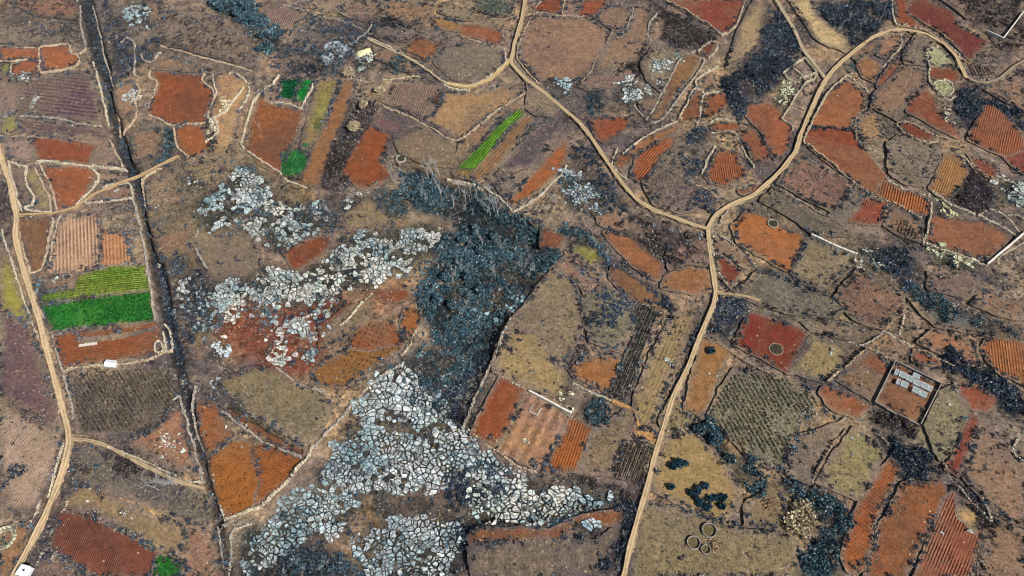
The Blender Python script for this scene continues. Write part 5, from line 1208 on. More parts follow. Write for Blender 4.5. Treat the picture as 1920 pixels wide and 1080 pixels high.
def build_rocks():
    r = np.random.default_rng(77)
    allr = []
    for zi in range(len(ROCKZ)):
        if not ROCKZ[zi][5]: continue
        for cell in outcrop(zi, r):
            cx, cy = cell.mean(0)
            if look(_fi, cx, cy) >= 0 and 'grass' not in FIELDS[int(look(_fi, cx, cy))][0] and 'rocky' not in FIELDS[int(look(_fi, cx, cy))][0] and ROCKZ[zi][2] > .6 and zi < 20 and 'outcrop on the brown plot' not in ROCKZ[zi][5]: continue
            if look(road_m, cx, cy): continue
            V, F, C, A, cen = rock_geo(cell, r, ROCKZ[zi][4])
            dist = np.linalg.norm(np.array([*cen, 0]) - CAM)
            allr.append((A / dist ** 2, zi, V, F, C))
    # single boulders in the plots
    for x, y, s in SINGLES:
        q = place([[x, y]])[0]
        th = np.sort(r.uniform(0, 6.28, 7)); 
        cell = q[:2] + np.c_[np.cos(th), np.sin(th) * .8] * s * .5 * r.uniform(.8, 1.2, (7, 1))
        V, F, C, A, cen = rock_geo(cell, r, (228, 220, 204))
        allr.append((A / np.linalg.norm(q - CAM) ** 2, -1, V, F, C))
    single = [a for a in allr if a[1] < 0]; rest = sorted([a for a in allr if a[1] >= 0], key=lambda a: -a[0])
    N_ = 300 - len(single)
    for a in single + rest[:N_]:
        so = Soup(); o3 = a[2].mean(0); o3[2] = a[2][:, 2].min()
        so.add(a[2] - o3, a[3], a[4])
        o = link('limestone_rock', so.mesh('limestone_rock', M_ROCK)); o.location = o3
        if a[1] < 0: tag(o, "lone white boulder lying in a cultivated plot", 'rock', 'lone boulders in the plots')
        else: tag(o, ROCKZ[a[1]][5], 'rock', ROCKZ[a[1]][5] + 's')
    so = Soup()
    for a in rest[N_:]: so.add(a[2], a[3], a[4])
    # small rubble between the blocks
    for zi, z in enumerate(ROCKZ):
        if not z[5]: continue
        P = poly(z[0]); bb0, bb1 = P.min(0), P.max(0)
        m = int(np.prod(bb1 - bb0) * .28)
        q = r.uniform(0, 1, (m, 2)) * (bb1 - bb0) + bb0
        q = q[inside(P, q[:, 0], q[:, 1])]
        for x, y in q:
            th = np.sort(r.uniform(0, 6.28, 5)); s = .2 + .6 * r.beta(1.2, 3)
            cell = np.array([x, y]) + np.c_[np.cos(th), np.sin(th)] * s * .5
            V, F, C, A, cen = rock_geo(cell, r, z[4]); so.add(V, F, C)
    q = np.c_[r.uniform(-260, 260, 26000), r.uniform(-122, 200, 26000)]
    nn = fnoise(q[:, 0], q[:, 1], .09, 4, 161)
    q = q[(nn > .60) & (look(_fi, q[:, 0], q[:, 1]) < 0) & ~look(road_m, q[:, 0], q[:, 1])][:2600]
    for x, y in q:
        th = np.sort(r.uniform(0, 6.28, 5)); s = .25 + .8 * r.beta(1.2, 3.5)
        V, F, C, A, cen = rock_geo(np.array([x, y]) + np.c_[np.cos(th), np.sin(th)] * s * .5, r, (214, 206, 194)); so.add(V, F, C)
    o = link('rubble', so.mesh('rubble', M_ROCK))
    tag(o, 'smaller broken limestone scattered through the pale rock fields', 'rubble', kind='stuff')
    print('rocks', len(allr), 'rest', len(rest) - N_)
SINGLES = [(106,522,1.8),(105,530,1.4),(302,628,1.0),(343,845,2.2),(337,832,1.2),(304,857,1.6),(290,835,1.2),(422,801,1.6),(498,638,1.6),(512,632,1.2),(1013,362,1.9),(1060,380,1.3),
 (218,358,2.0),(221,356,1.4),(42,185,1.2),(1570,180,1.2),(1765,1000,1.6),(1818,997,2.2),(1598,822,1.2),(1599,852,1.1),(1345,705,1.1),(238,960,1.1),(248,972,.9),(165,940,1.3),(54,1014,1.0),(241,180,1.6),
 (1432,510,1.4),(1330,700,1.0),(1212,689,1.2),(300,500,1.8),(560,205,1.4),(585,237,1.2),(604,228,1.6),(612,240,1.3),(692,452,1.2),(1385,540,1.2),(1480,655,1.6),(1560,656,2.0),(1558,664,1.4),(1780,760,1.4)]
# ------------------------------------------------------------------ plants
PAL = {
 'teal': [(.012,.031,.044),(.024,.061,.082),(.046,.096,.120),(.09,.145,.17),(.20,.24,.26),(.05,.06,.045)],
 'blue': [(.010,.019,.036),(.018,.031,.052),(.038,.054,.078),(.085,.105,.135),(.17,.18,.19),(.045,.05,.035)],
 'purple': [(.030,.022,.028),(.045,.034,.038),(.075,.058,.056),(.12,.10,.09),(.19,.165,.14),(.05,.04,.03)],
 'grey': [(.10,.09,.088),(.16,.14,.125),(.22,.20,.17),(.07,.064,.07),(.14,.135,.10),(.30,.27,.225)],
 'ever': [(.006,.024,.036),(.009,.034,.050),(.014,.046,.064),(.022,.060,.078)],
 'straw': [(.36,.29,.18),(.46,.39,.26),(.28,.22,.14),(.20,.17,.09)],
}
PAL_P = {'teal': [.24,.25,.2,.15,.08,.08], 'blue': [.24,.24,.2,.14,.1,.08], 'purple': [.22,.24,.22,.14,.1,.08], 'grey': [.2,.24,.18,.14,.14,.10], 'ever': [.3,.3,.25,.15], 'straw': [.35,.3,.2,.15]}

def quads(cen, size, r, up=.5):
    """small leaf sprays at the given centres, facing every way"""
    m = len(cen)
    a = r.normal(size=(m, 3)); a /= np.linalg.norm(a, axis=1)[:, None]
    b = r.normal(size=(m, 3)); b[:, 2] += up
    b -= a * np.sum(a * b, 1)[:, None]; b /= np.linalg.norm(b, axis=1)[:, None]
    s = (size * r.uniform(.6, 1.4, m))[:, None]
    a = a * s; b = b * s * r.uniform(.45, .9, (m, 1))
    V = np.stack([cen - a - b, cen + a - b * .6, cen + a * .7 + b, cen - a * .8 + b * 1.1], 1)
    return V.reshape(-1, 3), np.arange(4 * m).reshape(m, 4)

def bush_template(r, m=46, flat=.8, leaf=.20):
    """leaf sprays through the volume of an uneven crown of radius 1"""
    lobes = r.normal(size=(5, 3)) * [.45, .45, .22] + [0, 0, .55 * flat]
    k = r.integers(0, 5, m)
    d = r.normal(size=(m, 3)); d /= np.linalg.norm(d, axis=1)[:, None]
    cen = lobes[k] + d * (r.uniform(.25, .6, (m, 1))) * [1, 1, flat]
    cen[:, 2] = np.abs(cen[:, 2]) + .04
    return quads(cen, leaf, r)

def spray_col(r, pal, m, corners=4):
    p = np.array(PAL[pal]); i = r.choice(len(p), m, p=PAL_P[pal])
    c = p[i] * r.uniform(.7, 1.4, (m, 1))
    return np.repeat(c, corners, 0)

def scatter_zone(P, dens, r, clump=.12):
    bb0, bb1 = P.min(0) - 5, P.max(0) + 5
    m = int(np.prod(bb1 - bb0) * dens * 1.9)
    q = r.uniform(0, 1, (m, 2)) * (bb1 - bb0) + bb0
    wx = (fnoise(q[:, 0], q[:, 1], .12, 4, 83, .7) - .5) * 14; wy = (fnoise(q[:, 0], q[:, 1], .12, 4, 87, .7) - .5) * 14
    q = q[inside(P, q[:, 0] + wx, q[:, 1] + wy)]
    n = fnoise(q[:, 0], q[:, 1], clump, 3, 81)
    q = q[n > np.quantile(n, .30)] if len(q) else q
    return q[~look(road_m, q[:, 0], q[:, 1])] if len(q) else q

def build_scrub():
    r = np.random.default_rng(5)
    T = [bush_template(r) for _ in range(10)]
    TV = np.stack([t[0] for t in T]); TF = T[0][1]
    items = []
    for zi, (pal, dens, (r0, r1), what, _) in enumerate(ZONES):
        q = scatter_zone(ZP[zi], dens * (2.4 if pal == 'teal' else (4.2 if dens > .12 else 3.0)), r)
        if not len(q): continue
        fi = look(_fi, q[:, 0], q[:, 1])
        q = q[(fi < 0) | (np.array([('grass' in f[0] or 'fallow' in f[0] or 'rough' in f[0] or 'verge' in f[0]) for f in FIELDS] + [False])[fi])] if what.find('wedge') < 0 else q
        rad = r0 + (r1 - r0) * r.beta(1.3, 2.6, len(q))
        for (x, y), s in zip(q, rad): items.append((s, zi, x, y, pal, what))
    # along the ditch bottom
    for k in range(len(DW) - 1):
        L = np.hypot(*(DW[k + 1] - DW[k]))
        for _ in range(int(L * (3.0 if k < 14 else .6))):
            p = DW[k] + (DW[k + 1] - DW[k]) * r.uniform() + r.normal(size=2) * DITCH_W[k] * .22
            if look(road_m, *p): continue
            items.append((r.uniform(.4, 1.0), -1, p[0], p[1], 'teal' if r.random() < .3 else 'blue', "dark bush growing in the bottom of the long ditch"))
    # thin scrub over the rest of the waste ground
    q = np.c_[r.uniform(-270, 270, 80000), r.uniform(-125, 200, 80000)]
    n = fnoise(q[:, 0], q[:, 1], .06, 4, 91)
    fi = look(_fi, q[:, 0], q[:, 1])
    okf = np.array([.6 if f[0] == 'waste_grass_field' else (.25 if f[0] in ('grass_field', 'bare_rocky_field') else 0) for f in FIELDS] + [1.0])
    q = q[(n > .50) & (r.random(len(q)) < okf[fi]) & ~look(road_m, q[:, 0], q[:, 1])]
    for x, y in q[:24000]:
        items.append((r.uniform(.25, .7) if r.random() < .9 else r.uniform(.7, 1.2), -2, x, y, ['grey', 'purple', 'blue', 'teal'][r.choice(4, p=[.46, .22, .26, .06])], "small scrub bush on the waste ground between plots"))
    # low hedges and weeds along the banks between plots
    for P in FPOLY:
        L = np.r_[P, P[:1]]
        for a, b in zip(L[:-1], L[1:]):
            m = int(np.hypot(*(b - a)) / .62)
            if m < 1: continue
            q = a + (b - a) * r.uniform(0, 1, (m, 1)) + r.normal(size=(m, 2)) * .55
            keep = (fnoise(q[:, 0], q[:, 1], .07, 3, 171) > .45) & ~look(road_m, q[:, 0], q[:, 1]) & (look(ditch_m, q[:, 0], q[:, 1]) < .5)
            for x, y in q[keep]: items.append((r.uniform(.3, 1.05), -4, x, y, ['blue', 'purple', 'grey', 'teal'][r.choice(4, p=[.4, .32, .2, .08])], "low dark bush on the bank between plots"))
    # plants rooted in the cracks of the rock fields
    for zi, z in enumerate(ROCKZ):
        if not z[5] or z[1] < 1.7: continue
        P = poly(z[0]); bb0, bb1 = P.min(0), P.max(0)
        m = int(np.prod(bb1 - bb0) * .30); q = r.uniform(0, 1, (m, 2)) * (bb1 - bb0) + bb0
        q = q[inside(P, q[:, 0], q[:, 1])]; nn = fnoise(q[:, 0], q[:, 1], .09, 3, 141)
        for (x, y), v in zip(q, nn):
            if look(_fi, x, y) >= 0 or r.random() > np.clip((v - .44) * 5, .06, 1): continue
            items.append((r.uniform(.4, 1.3), -3, x, y, ['teal', 'blue', 'grey', 'purple'][r.choice(4, p=[.42, .2, .26, .12])], "low bush rooted between the pale rocks"))
    Z = np.array([[i[2], i[3]] for i in items]); zz = hfield(Z[:, 0], Z[:, 1])
    rad = np.array([i[0] for i in items])
    dist = np.linalg.norm(np.c_[Z, zz] - CAM, axis=1)
    order = np.argsort(-(rad / dist))
    N_ = 260
    meshes = {}
    for j in order[:N_]:
        s, zi, x, y, pal, what = items[j]
        key = (pal, int(r.integers(0, 4)))
        if key not in meshes:
            V, F = bush_template(r, 70, .85, .17)
            meshes[key] = mesh('shrub', V, F, M_LEAF, spray_col(r, pal, len(F)))
        o = link('shrub', meshes[key]); o.location = (x, y, zz[j] - .05); o.scale = (s, s, s * r.uniform(.75, 1.1)); o.rotation_euler = (0, 0, r.uniform(0, 6.28))
        tag(o, what, 'shrub', what)
    rest = order[N_:]
    so = Soup()
    for pal in ('teal', 'blue', 'purple', 'grey'):
        sel = [j for j in rest if items[j][4] == pal]
        pos = np.c_[Z[sel], zz[sel] - .05]; s = rad[sel]
        sc = np.c_[s * r.uniform(.85, 1.15, len(s)), s * r.uniform(.85, 1.15, len(s)), s * r.uniform(.6, 1.05, len(s))]
        tn = r.uniform(.65, 1.4, len(sel)) * (.45 + 1.5 * np.clip(fnoise(Z[sel, 0], Z[sel, 1], .07, 4, 181, .65) - .22, 0, 1) * 1.3)
        tone = np.repeat(tn, len(TF) * 4)[:, None]
        V, F, C = instance(TV, TF, pos, sc, r.uniform(0, 6.28, len(s)), spray_col(r, pal, len(sel) * len(TF)) * tone)
        so.add(V, F, C)
    o = link('undergrowth', so.mesh('undergrowth', M_LEAF))
    tag(o, 'dark low undergrowth of bushes filling the hollows and waste strips', 'undergrowth', kind='stuff')
    # leafless twiggy shrubs standing pale among the dark ones
    tw = []
    for zi, (pal, dens, rr_, what, _) in enumerate(ZONES):
        if dens < .09: continue
        P = ZP[zi]; bb0, bb1 = P.min(0), P.max(0)
        q = r.uniform(0, 1, (int(np.prod(bb1 - bb0) * (.07 if pal == 'teal' else .05)), 2)) * (bb1 - bb0) + bb0
        tw.append(q[inside(P, q[:, 0], q[:, 1])])
    q = np.concatenate(tw); q = q[(look(_fi, q[:, 0], q[:, 1]) < 0) & (fnoise(q[:, 0], q[:, 1], .1, 3, 151) > .46)]
    tpl = []
    for _ in range(6):
        m = 16; a = r.uniform(0, 6.28, m); el = r.uniform(.5, 1.4, m); L = r.uniform(.6, 1.2, m)
        d = np.c_[np.cos(a) * np.cos(el), np.sin(a) * np.cos(el), np.sin(el)]; nn = np.c_[-np.sin(a), np.cos(a), np.zeros(m)] * .045
        b = r.normal(size=(m, 3)) * [.25, .25, .05] + [0, 0, .1]; tip = b + d * L[:, None]
        tpl.append(np.stack([b - nn, b + nn, tip + nn * .6, tip - nn * .6], 1).reshape(-1, 3))
    s = r.uniform(.6, 1.5, len(q)); F1 = np.arange(64).reshape(16, 4)
    cc = np.array([[.30, .33, .34], [.24, .25, .24], [.38, .36, .31]])[r.integers(0, 3, len(q))] * r.uniform(.5, 1.2, (len(q), 1))
    V, F, C = instance(np.stack(tpl), F1, np.c_[q, hfield(q[:, 0], q[:, 1])], np.c_[s, s, s], r.uniform(0, 6.28, len(q)), np.repeat(cc, 64, 0))
    tag(link('leafless_undergrowth', mesh('leafless_undergrowth', V, F, M_BARK, C)), 'pale leafless twigs standing through the dark thickets', 'undergrowth', kind='stuff')
    print('scrub', len(items), 'twigs', len(q))

WEEDS = ["1680,960 1698,925 1706,930 1690,985 1672,992", "1716,932 1732,928 1747,965 1735,982 1720,955", "1652,1022 1700,1000 1728,1003 1700,1028 1660,1042", "1688,1048 1715,1035 1722,1055 1700,1068", "1630,1045 1655,1035 1662,1060 1635,1068",
 "1420,440 1435,423 1452,440 1445,456 1424,452", "1828,430 1845,424 1860,440 1845,450", "1783,435 1792,430 1797,446", "1370,330 1395,308 1408,335 1386,352 1370,346", "1250,700 1262,690 1258,720 1246,730", "470,838 480,832 486,870 478,880",
 "640,690 660,700 640,725 620,712", "700,600 740,590 750,604 710,618", "730,655 745,650 735,672 720,675", "560,232 580,236 570,262 556,258", "100,530 126,520 130,540 104,545", "215,720 240,715 250,740 222,745", "935,800 955,795 948,815 936,820", "1590,755 1612,748 1610,768 1594,772", "1100,480 1120,486 1108,498",
 "1430,612 1436,618 1412,660 1406,655", "1540,300 1560,296 1590,330 1575,335", "990,752 1012,760 1006,780 986,770", "1775,1042 1788,1050 1780,1066 1766,1060"]

def build_grass():
    r = np.random.default_rng(6)
    def tuft():
        m = 7
        a = r.uniform(0, 6.28, m); o = r.normal(size=(m, 2)) * .25
        t = np.c_[np.cos(a), np.sin(a)]; n = np.c_[-t[:, 1], t[:, 0]]
        b0 = np.c_[o - n * .12, np.zeros(m)]; b1 = np.c_[o + n * .12, np.zeros(m)]; tip = np.c_[o + t * r.uniform(.2, .7, (m, 1)), r.uniform(.4, 1.0, m)]
        return np.stack([b0, b1, tip], 1).reshape(-1, 3), np.arange(3 * m).reshape(m, 3)
    T = [tuft() for _ in range(10)]; TV = np.stack([t[0] for t in T]); TF = T[0][1]
    m = 230000
    q = np.c_[r.uniform(-275, 275, m), r.uniform(-122, 205, m)]
    fi = look(_fi, q[:, 0], q[:, 1])
    frough = np.array([f[3] if ('grass' in f[0] or 'fallow' in f[0] or 'olive_field' in f[0] or 'rough' in f[0] or 'pale' in f[0] or 'rocky' in f[0]) else 0 for f in FIELDS] + [1.0])
    dens = frough[fi] * .75
    n = fnoise(q[:, 0], q[:, 1], .14, 4, 95)
    fm = look(np.maximum(blur(field_m.astype(float), 1), 0), q[:, 0], q[:, 1])
    dens = np.where((fi >= 0) & (fm < .93), np.maximum(dens, .55), dens)
    for s in WEEDS: dens = np.where(inside(poly(s), q[:, 0] + r.normal(size=m) * .9, q[:, 1] + r.normal(size=m) * .9), 1.6, dens)
    keep = (r.random(m) < dens * np.clip((n - .28) * 3.2, .1, 1)) & ~look(road_m, q[:, 0], q[:, 1]) & (look(ditch_m, q[:, 0], q[:, 1]) < .3)
    q = q[keep]; m = len(q)
    base = np.array([alb(150, 130, 100), alb(122, 104, 84), alb(96, 84, 76), alb(132, 122, 78), alb(158, 144, 122), alb(74, 66, 66)])
    n2 = fnoise(q[:, 0], q[:, 1], .05, 3, 99); n3 = fnoise(q[:, 0], q[:, 1], .3, 3, 103)
    idx = np.clip(((n2 * .5 + r.random(m) * .5) * 6.4 - .2).astype(int), 0, 5)
    c = base[idx] * np.array([1.25, 1.20, 1.32]) * r.uniform(.55, 1.4, (m, 1)) * (.7 + .6 * n3)[:, None]
    s = r.uniform(.35, .95, m)
    V, F, C = instance(TV, TF, np.c_[q, hfield(q[:, 0], q[:, 1])], np.c_[s, s, s * r.uniform(.3, .7, m)], r.uniform(0, 6.28, m), np.repeat(c, TF.size, 0) * r.uniform(.8, 1.2, (m * TF.size, 1)))
    tag(link('dry_grass', mesh('dry_grass', V, F, M_LEAF, C)), 'dry winter grass and stubble covering fallow plots and waste ground', 'grass', kind='stuff')
    print('tufts', m)

# crops: outline, row direction (picture), row spacing m, plant spacing m, plant radius, height, colours, name, label
CROPS = [
 ("80,573 150,561 283,546 287,602 200,610 100,620 91,600", (10,-1.3), .9, .7, .55, .45, [(34,118,42),(56,138,50),(22,92,38)], 'leaf_crop', "dense bright green leaf crop above the red plot at left"),
 ("148,517 215,500 274,497 281,543 150,558 78,570 84,549 140,541", (10,-1), 1.2, .8, .5, .4, [(92,128,36),(122,144,48),(76,110,34)], 'leaf_crop', "olive green crop in rows above the bright green one"),
 ("527,150 567,149 555,189 524,184", (-4,10), .9, .7, .5, .5, [(8,84,46),(14,100,52),(6,64,44)], 'leaf_crop', "very dark green crop on the left of the small walled square"),
 ("563,149 587,151 572,191 551,189", (-4,10), .9, .7, .5, .4, [(26,140,58),(36,156,62),(20,112,50)], 'leaf_crop', "bright green crop on the right of the small walled square"),
 ("532,288 563,278 579,291 570,323 550,336 528,326", (-4,10), .9, .8, .5, .4, [(40,112,56),(56,120,56),(28,92,50)], 'leaf_crop', "blue green crop patch at the foot of the crop field"),
 ("567,267 579,269 580,278 569,278", (-4,10), .9, .8, .5, .4, [(46,116,58),(64,124,60)], 'leaf_crop', "small blue green crop patch in the middle of the crop field"),
 ("594,222 606,226 602,246 588,242", (-4,10), .9, .8, .5, .4, [(70,116,58),(90,124,60)], 'leaf_crop', "faint green crop patch beside the pale stones"),
 ("860,315 951,217 976,205 982,216 953,245 894,315 878,325", (-9,10), 1.15, .5, .38, .4, [(112,160,46),(92,150,44),(80,132,40)], 'row_crop', "long strip of vivid yellow green crop rows"),
 ("304,1040 342,1056 339,1080 288,1080 292,1050", (3,-7), .9, .8, .55, .45, [(44,124,46),(60,132,50),(30,100,42)], 'leaf_crop', "square of green leaf crop at the bottom left"),
 ("1144,742 1169,677 1194,622 1189,569 1236,588 1209,650 1179,740 1172,750", (-4,9.5), 1.15, .55, .42, .55, [(74,76,66),(92,96,78),(120,118,100),(56,60,56)], 'row_crop', "dark dry crop in straight rows left of the long tan field"),
 ("1172,828 1225,840 1203,909 1152,897", (-3.4,9), 1.3, .55, .42, .55, [(88,80,66),(110,98,80),(136,122,98)], 'row_crop', "small block of brown crop rows beside the track"),
 ("140,710 180,699 298,690 322,702 334,742 305,790 280,810 154,810 142,762", (3,5), 1.25, .6, .42, .5, [(96,88,74),(120,108,90),(76,72,66),(140,128,108)], 'row_crop', "grey brown stubble rows filling the plot under the white shed"),
 ("1376,700 1460,706 1534,752 1494,800 1474,875 1424,875 1365,819 1332,780 1352,735", (4,7), 1.5, .8, .5, .55, [(104,104,80),(124,120,92),(84,86,70),(150,142,116)], 'row_crop', "grey green stubble dotted over the large field right of the track"),
 ("898,0 966,0 958,29 940,32 894,20", (3,2), 1.2, .7, .45, .5, [(78,94,84),(100,112,98)], 'row_crop', "blue green crop block at the top edge"),
 ("394,860 420,834 440,830 474,836 472,862 484,898 466,950 426,970 404,905", (1,8), 2.6, 2.4, .3, .35, [(86,56,34),(70,48,32)], 'row_crop', "small dark stumps dotted in lines over the bright orange field"),
 ("655,640 690,608 728,606 758,640 700,690 660,712 640,700", (3,1), 2.0, 1.9, .34, .4, [(84,60,42),(66,50,40)], 'row_crop', "small dark tufts dotted over the orange terrace"),
 ("1020,720 1020,720 1021,721", (1,1), 1, 1, .4, .4, [(80,80,70)], 'row_crop', ""),
 ("432,752 470,778 520,806 556,826 548,836 500,812 455,788 426,768", (5,3), 1.0, .7, .5, .5, [(78,84,58),(98,98,66),(60,66,52)], 'row_crop', "dark stalk hedge rows above the red strip"),
 ("1678,413 1706,420 1722,448 1700,462 1682,440", (-3,8), 1.3, .6, .4, .5, [(92,84,72),(120,110,92)], 'row_crop', "small patch of brown stalk rows left of the large walled plot"),
 ("1812,110 1850,100 1872,135 1838,146 1818,140", (3,6), 1.4, .6, .4, .5, [(90,84,80),(126,116,106)], 'row_crop', "grey stalk rows inside the bend of the track at the top right"),
]

def build_crops():
    r = np.random.default_rng(8)
    T = []
    for _ in range(6):
        m = 14; d = r.normal(size=(m, 3)) * [.4, .4, .25] + [0, 0, .45]; d[:, 2] = np.abs(d[:, 2])
        T.append(quads(d, .33, r, 1.0))
    TV = np.stack([t[0] for t in T]); TF = T[0][1]
    for s, (dx, dy), rs, ps, rad, hh, cols, name, label in CROPS:
        if not label: continue
        P = poly(s); c0 = pts(s).mean(0)
        w = pix([c0, c0 + np.array([dx, dy])])[:, :2]; d = w[1] - w[0]; d /= np.hypot(*d); n = np.array([-d[1], d[0]])
        a = (P @ d); b = (P @ n)
        A, B = np.meshgrid(np.arange(a.min(), a.max(), ps), np.arange(b.min(), b.max(), rs), indexing='ij')
        A = A + r.normal(size=A.shape) * .15; B = B + (fnoise(A, B, .06, 2, 7) - .5) * .9 + r.normal(size=B.shape) * .07
        q = A.reshape(-1, 1) * d + B.reshape(-1, 1) * n
        q = q[inside(P, q[:, 0], q[:, 1])]
        nn = fnoise(q[:, 0], q[:, 1], .13, 4, 111)
        q = q[r.random(len(q)) < np.clip((nn - .25) * 4, .3, 1)]
        m = len(q)
        if not m: continue
        pal = np.array([alb(c) for c in cols]) * .62
        n4 = fnoise(q[:, 0], q[:, 1], .2, 3, 119)
        c = pal[r.integers(0, len(pal), m)] * (.6 + .8 * n4)[:, None]
        sc = r.uniform(.8, 1.2, m) * rad
        V, F, C = instance(TV, TF, np.c_[q, hfield(q[:, 0], q[:, 1])], np.c_[sc, sc, r.uniform(.8, 1.2, m) * hh], r.uniform(0, 6.28, m), np.repeat(c, TF.size, 0) * r.uniform(.75, 1.3, (m * TF.size, 1)))
        tag(link(name, mesh(name, V, F, M_LEAF, C)), label, 'crop', kind='stuff')

def tube(so, p, q, r0, r1, col, k=5):
    p, q = np.array(p, float), np.array(q, float); d = q - p; d /= np.linalg.norm(d) + 1e-9
    a = np.cross(d, [0.3, 1, .2]); a /= np.linalg.norm(a); b = np.cross(d, a)
    t = np.arange(k) / k * 2 * math.pi
    ring = np.cos(t)[:, None] * a + np.sin(t)[:, None] * b
    i = np.arange(k); j = (i + 1) % k
    so.add(np.concatenate([p + ring * r0, q + ring * r1]), np.c_[i, j, j + k, i + k], col)

def bare_tree_meshes(r, h):
    tr = Soup(); cr = Soup(); bark = np.array([.36, .36, .35])
    def grow(so, p, d, L, rad, depth):
        n = 3; cur = np.array(p)
        for k in range(n):
            d = d + r.normal(size=3) * .10 + [0, 0, .06]; d /= np.linalg.norm(d)
            nx = cur + d * L / n
            tube(so, cur, nx, rad * (1 - .5 * k / n), rad * (1 - .5 * (k + 1) / n), bark * r.uniform(.75, 1.1), 5 if depth < 2 else 3)
            cur = nx
            if depth < 3:
                for _ in range(1 if depth == 0 else 2):
                    e = r.normal(size=3) * [1, 1, .3] + [0, 0, .9]; e /= np.linalg.norm(e)
                    grow(cr, cur, (e * .75 + d * .55), L * r.uniform(.38, .58), rad * .5, depth + 1)
    grow(tr, [0, 0, -.3], np.array([r.normal() * .06, r.normal() * .06, 1.0]), h * .72, h * .010 + .035, 0)
    return tr.mesh('trunk', M_BARK), cr.mesh('branches', M_BARK)

TREES = [
 (805,336,11,0),(813,331,12,0),(824,329,12,0),(828,372,11,0),(850,390,10,1),(873,391,10,1),(882,380,9,1),(917,379,9,1),(935,407,14,1),(930,402,13,1),(920,406,10,1),(914,400,9,1),(838,376,8,1),
 (862,362,9,1),(896,372,8,1),(905,390,8,1),(945,396,8,1),(790,372,7,1),(800,380,7,1),
 (967,506,8,2),(978,511,9,2),(992,520,10,2),(1002,511,8,2),(985,498,8,2),(856,520,8,3),(866,508,8,3),(850,535,7,3),(930,520,7,3),(940,470,7,3),(905,460,7,3),
 (1042,385,8,4),(1036,378,7,4),(742,348,9,5),(738,342,8,5),
 (297,918,10,6),(301,906,10,6),(318,908,8,6),(324,910,9,6),(329,906,8,6),(332,909,8,6),(489,246,5,7),(1570,60,9,8),(1590,45,9,8),(1612,55,8,8),(1648,40,8,8),
]
TREE_LABEL = ["white bare tree at the upper end of the dark hollow above the crop strip", "slender white bare tree under the curved wall in the dark hollow", "short white bare tree at the right edge of the central thicket", "small bare tree standing inside the central dark thicket",
 "bare tree among boulders below the orange strip", "bare tree at the lower right corner of the red plot", "leaning bare tree below the small lower left track", "single small bare tree on the left of the crop field", "grey bare tree on the dark slope above the curving track"]

def crown_tree(name, x, y, rad, h, r, pal, label, group, strips):
    root = bpy.data.objects.new(name, None); COL.objects.link(root)
    q = place([[x, y]])[0]; root.location = q
    tr = Soup(); tube(tr, (0, 0, -.3), (r.normal() * .15, r.normal() * .15, h * .6), .1 + rad * .06, .06 + rad * .02, np.array([.16, .13, .10]), 6)
    for k in range(6):
        a = k * 1.05 + r.uniform(-.3, .3); tube(tr, (0, 0, h * r.uniform(.2, .45)), (math.cos(a) * rad * .6, math.sin(a) * rad * .6, h * r.uniform(.55, .8)), .05 + rad * .02, .02, np.array([.15, .12, .10]), 4)
    link('trunk', tr.mesh('trunk', M_BARK), root)
    if strips:            # sprays of dry canes arching outward
        m = int(160 * rad ** 1.3) + 200
        th = r.uniform(0, 6.28, m); el = np.arcsin(r.uniform(-.1, 1, m)); rr = r.uniform(.5, 1.0, m)
        lump = .75 + .5 * vnoise(np.cos(th) * 3, np.sin(th) * 3 + el * 2, 1.3, 9)
        d = np.c_[np.cos(el) * np.cos(th), np.cos(el) * np.sin(th), np.sin(el)]
        p0 = d * (rr * lump)[:, None] * [rad, rad, h * .5] + [0, 0, h * .5]
        tip = p0 + d * rad * r.uniform(.06, .2, (m, 1)) + r.normal(size=(m, 3)) * rad * .1 - [0, 0, .1]
        n = np.cross(d, r.normal(size=(m, 3))); n /= np.linalg.norm(n, axis=1)[:, None]; n *= .12 + .1 * r.random((m, 1))
        V = np.stack([p0 - n, p0 + n, tip + n * .3, tip - n * .3], 1).reshape(-1, 3); F = np.arange(4 * m).reshape(m, 4)
        C = spray_col(r, pal, m)
    else:
        m = int(90 * rad ** 1.4) + 60
        lob = r.normal(size=(9, 3)); lob /= np.linalg.norm(lob, axis=1)[:, None]; lob *= r.uniform(.35, .6, (9, 1)); lob[:, 2] = np.abs(lob[:, 2]) * .8
        k = r.integers(0, 9, m); d = r.normal(size=(m, 3)); d /= np.linalg.norm(d, axis=1)[:, None]
        cen = (lob[k] + d * r.uniform(.2, .45, (m, 1))) * [rad, rad, h * .62] + [0, 0, h * .38]
        cen[:, 2] = np.maximum(cen[:, 2], h * .08)
        V, F = quads(cen, .26 if rad < 2.5 else .30, r)
        C = spray_col(r, pal, m) * np.repeat(r.uniform(.7, 1.4, 9)[k], 4)[:, None]
    link('crown', mesh('crown', V, F, M_LEAF, C), root)
    tag(root, label, 'tree' if 'tree' in name else 'bush', group)

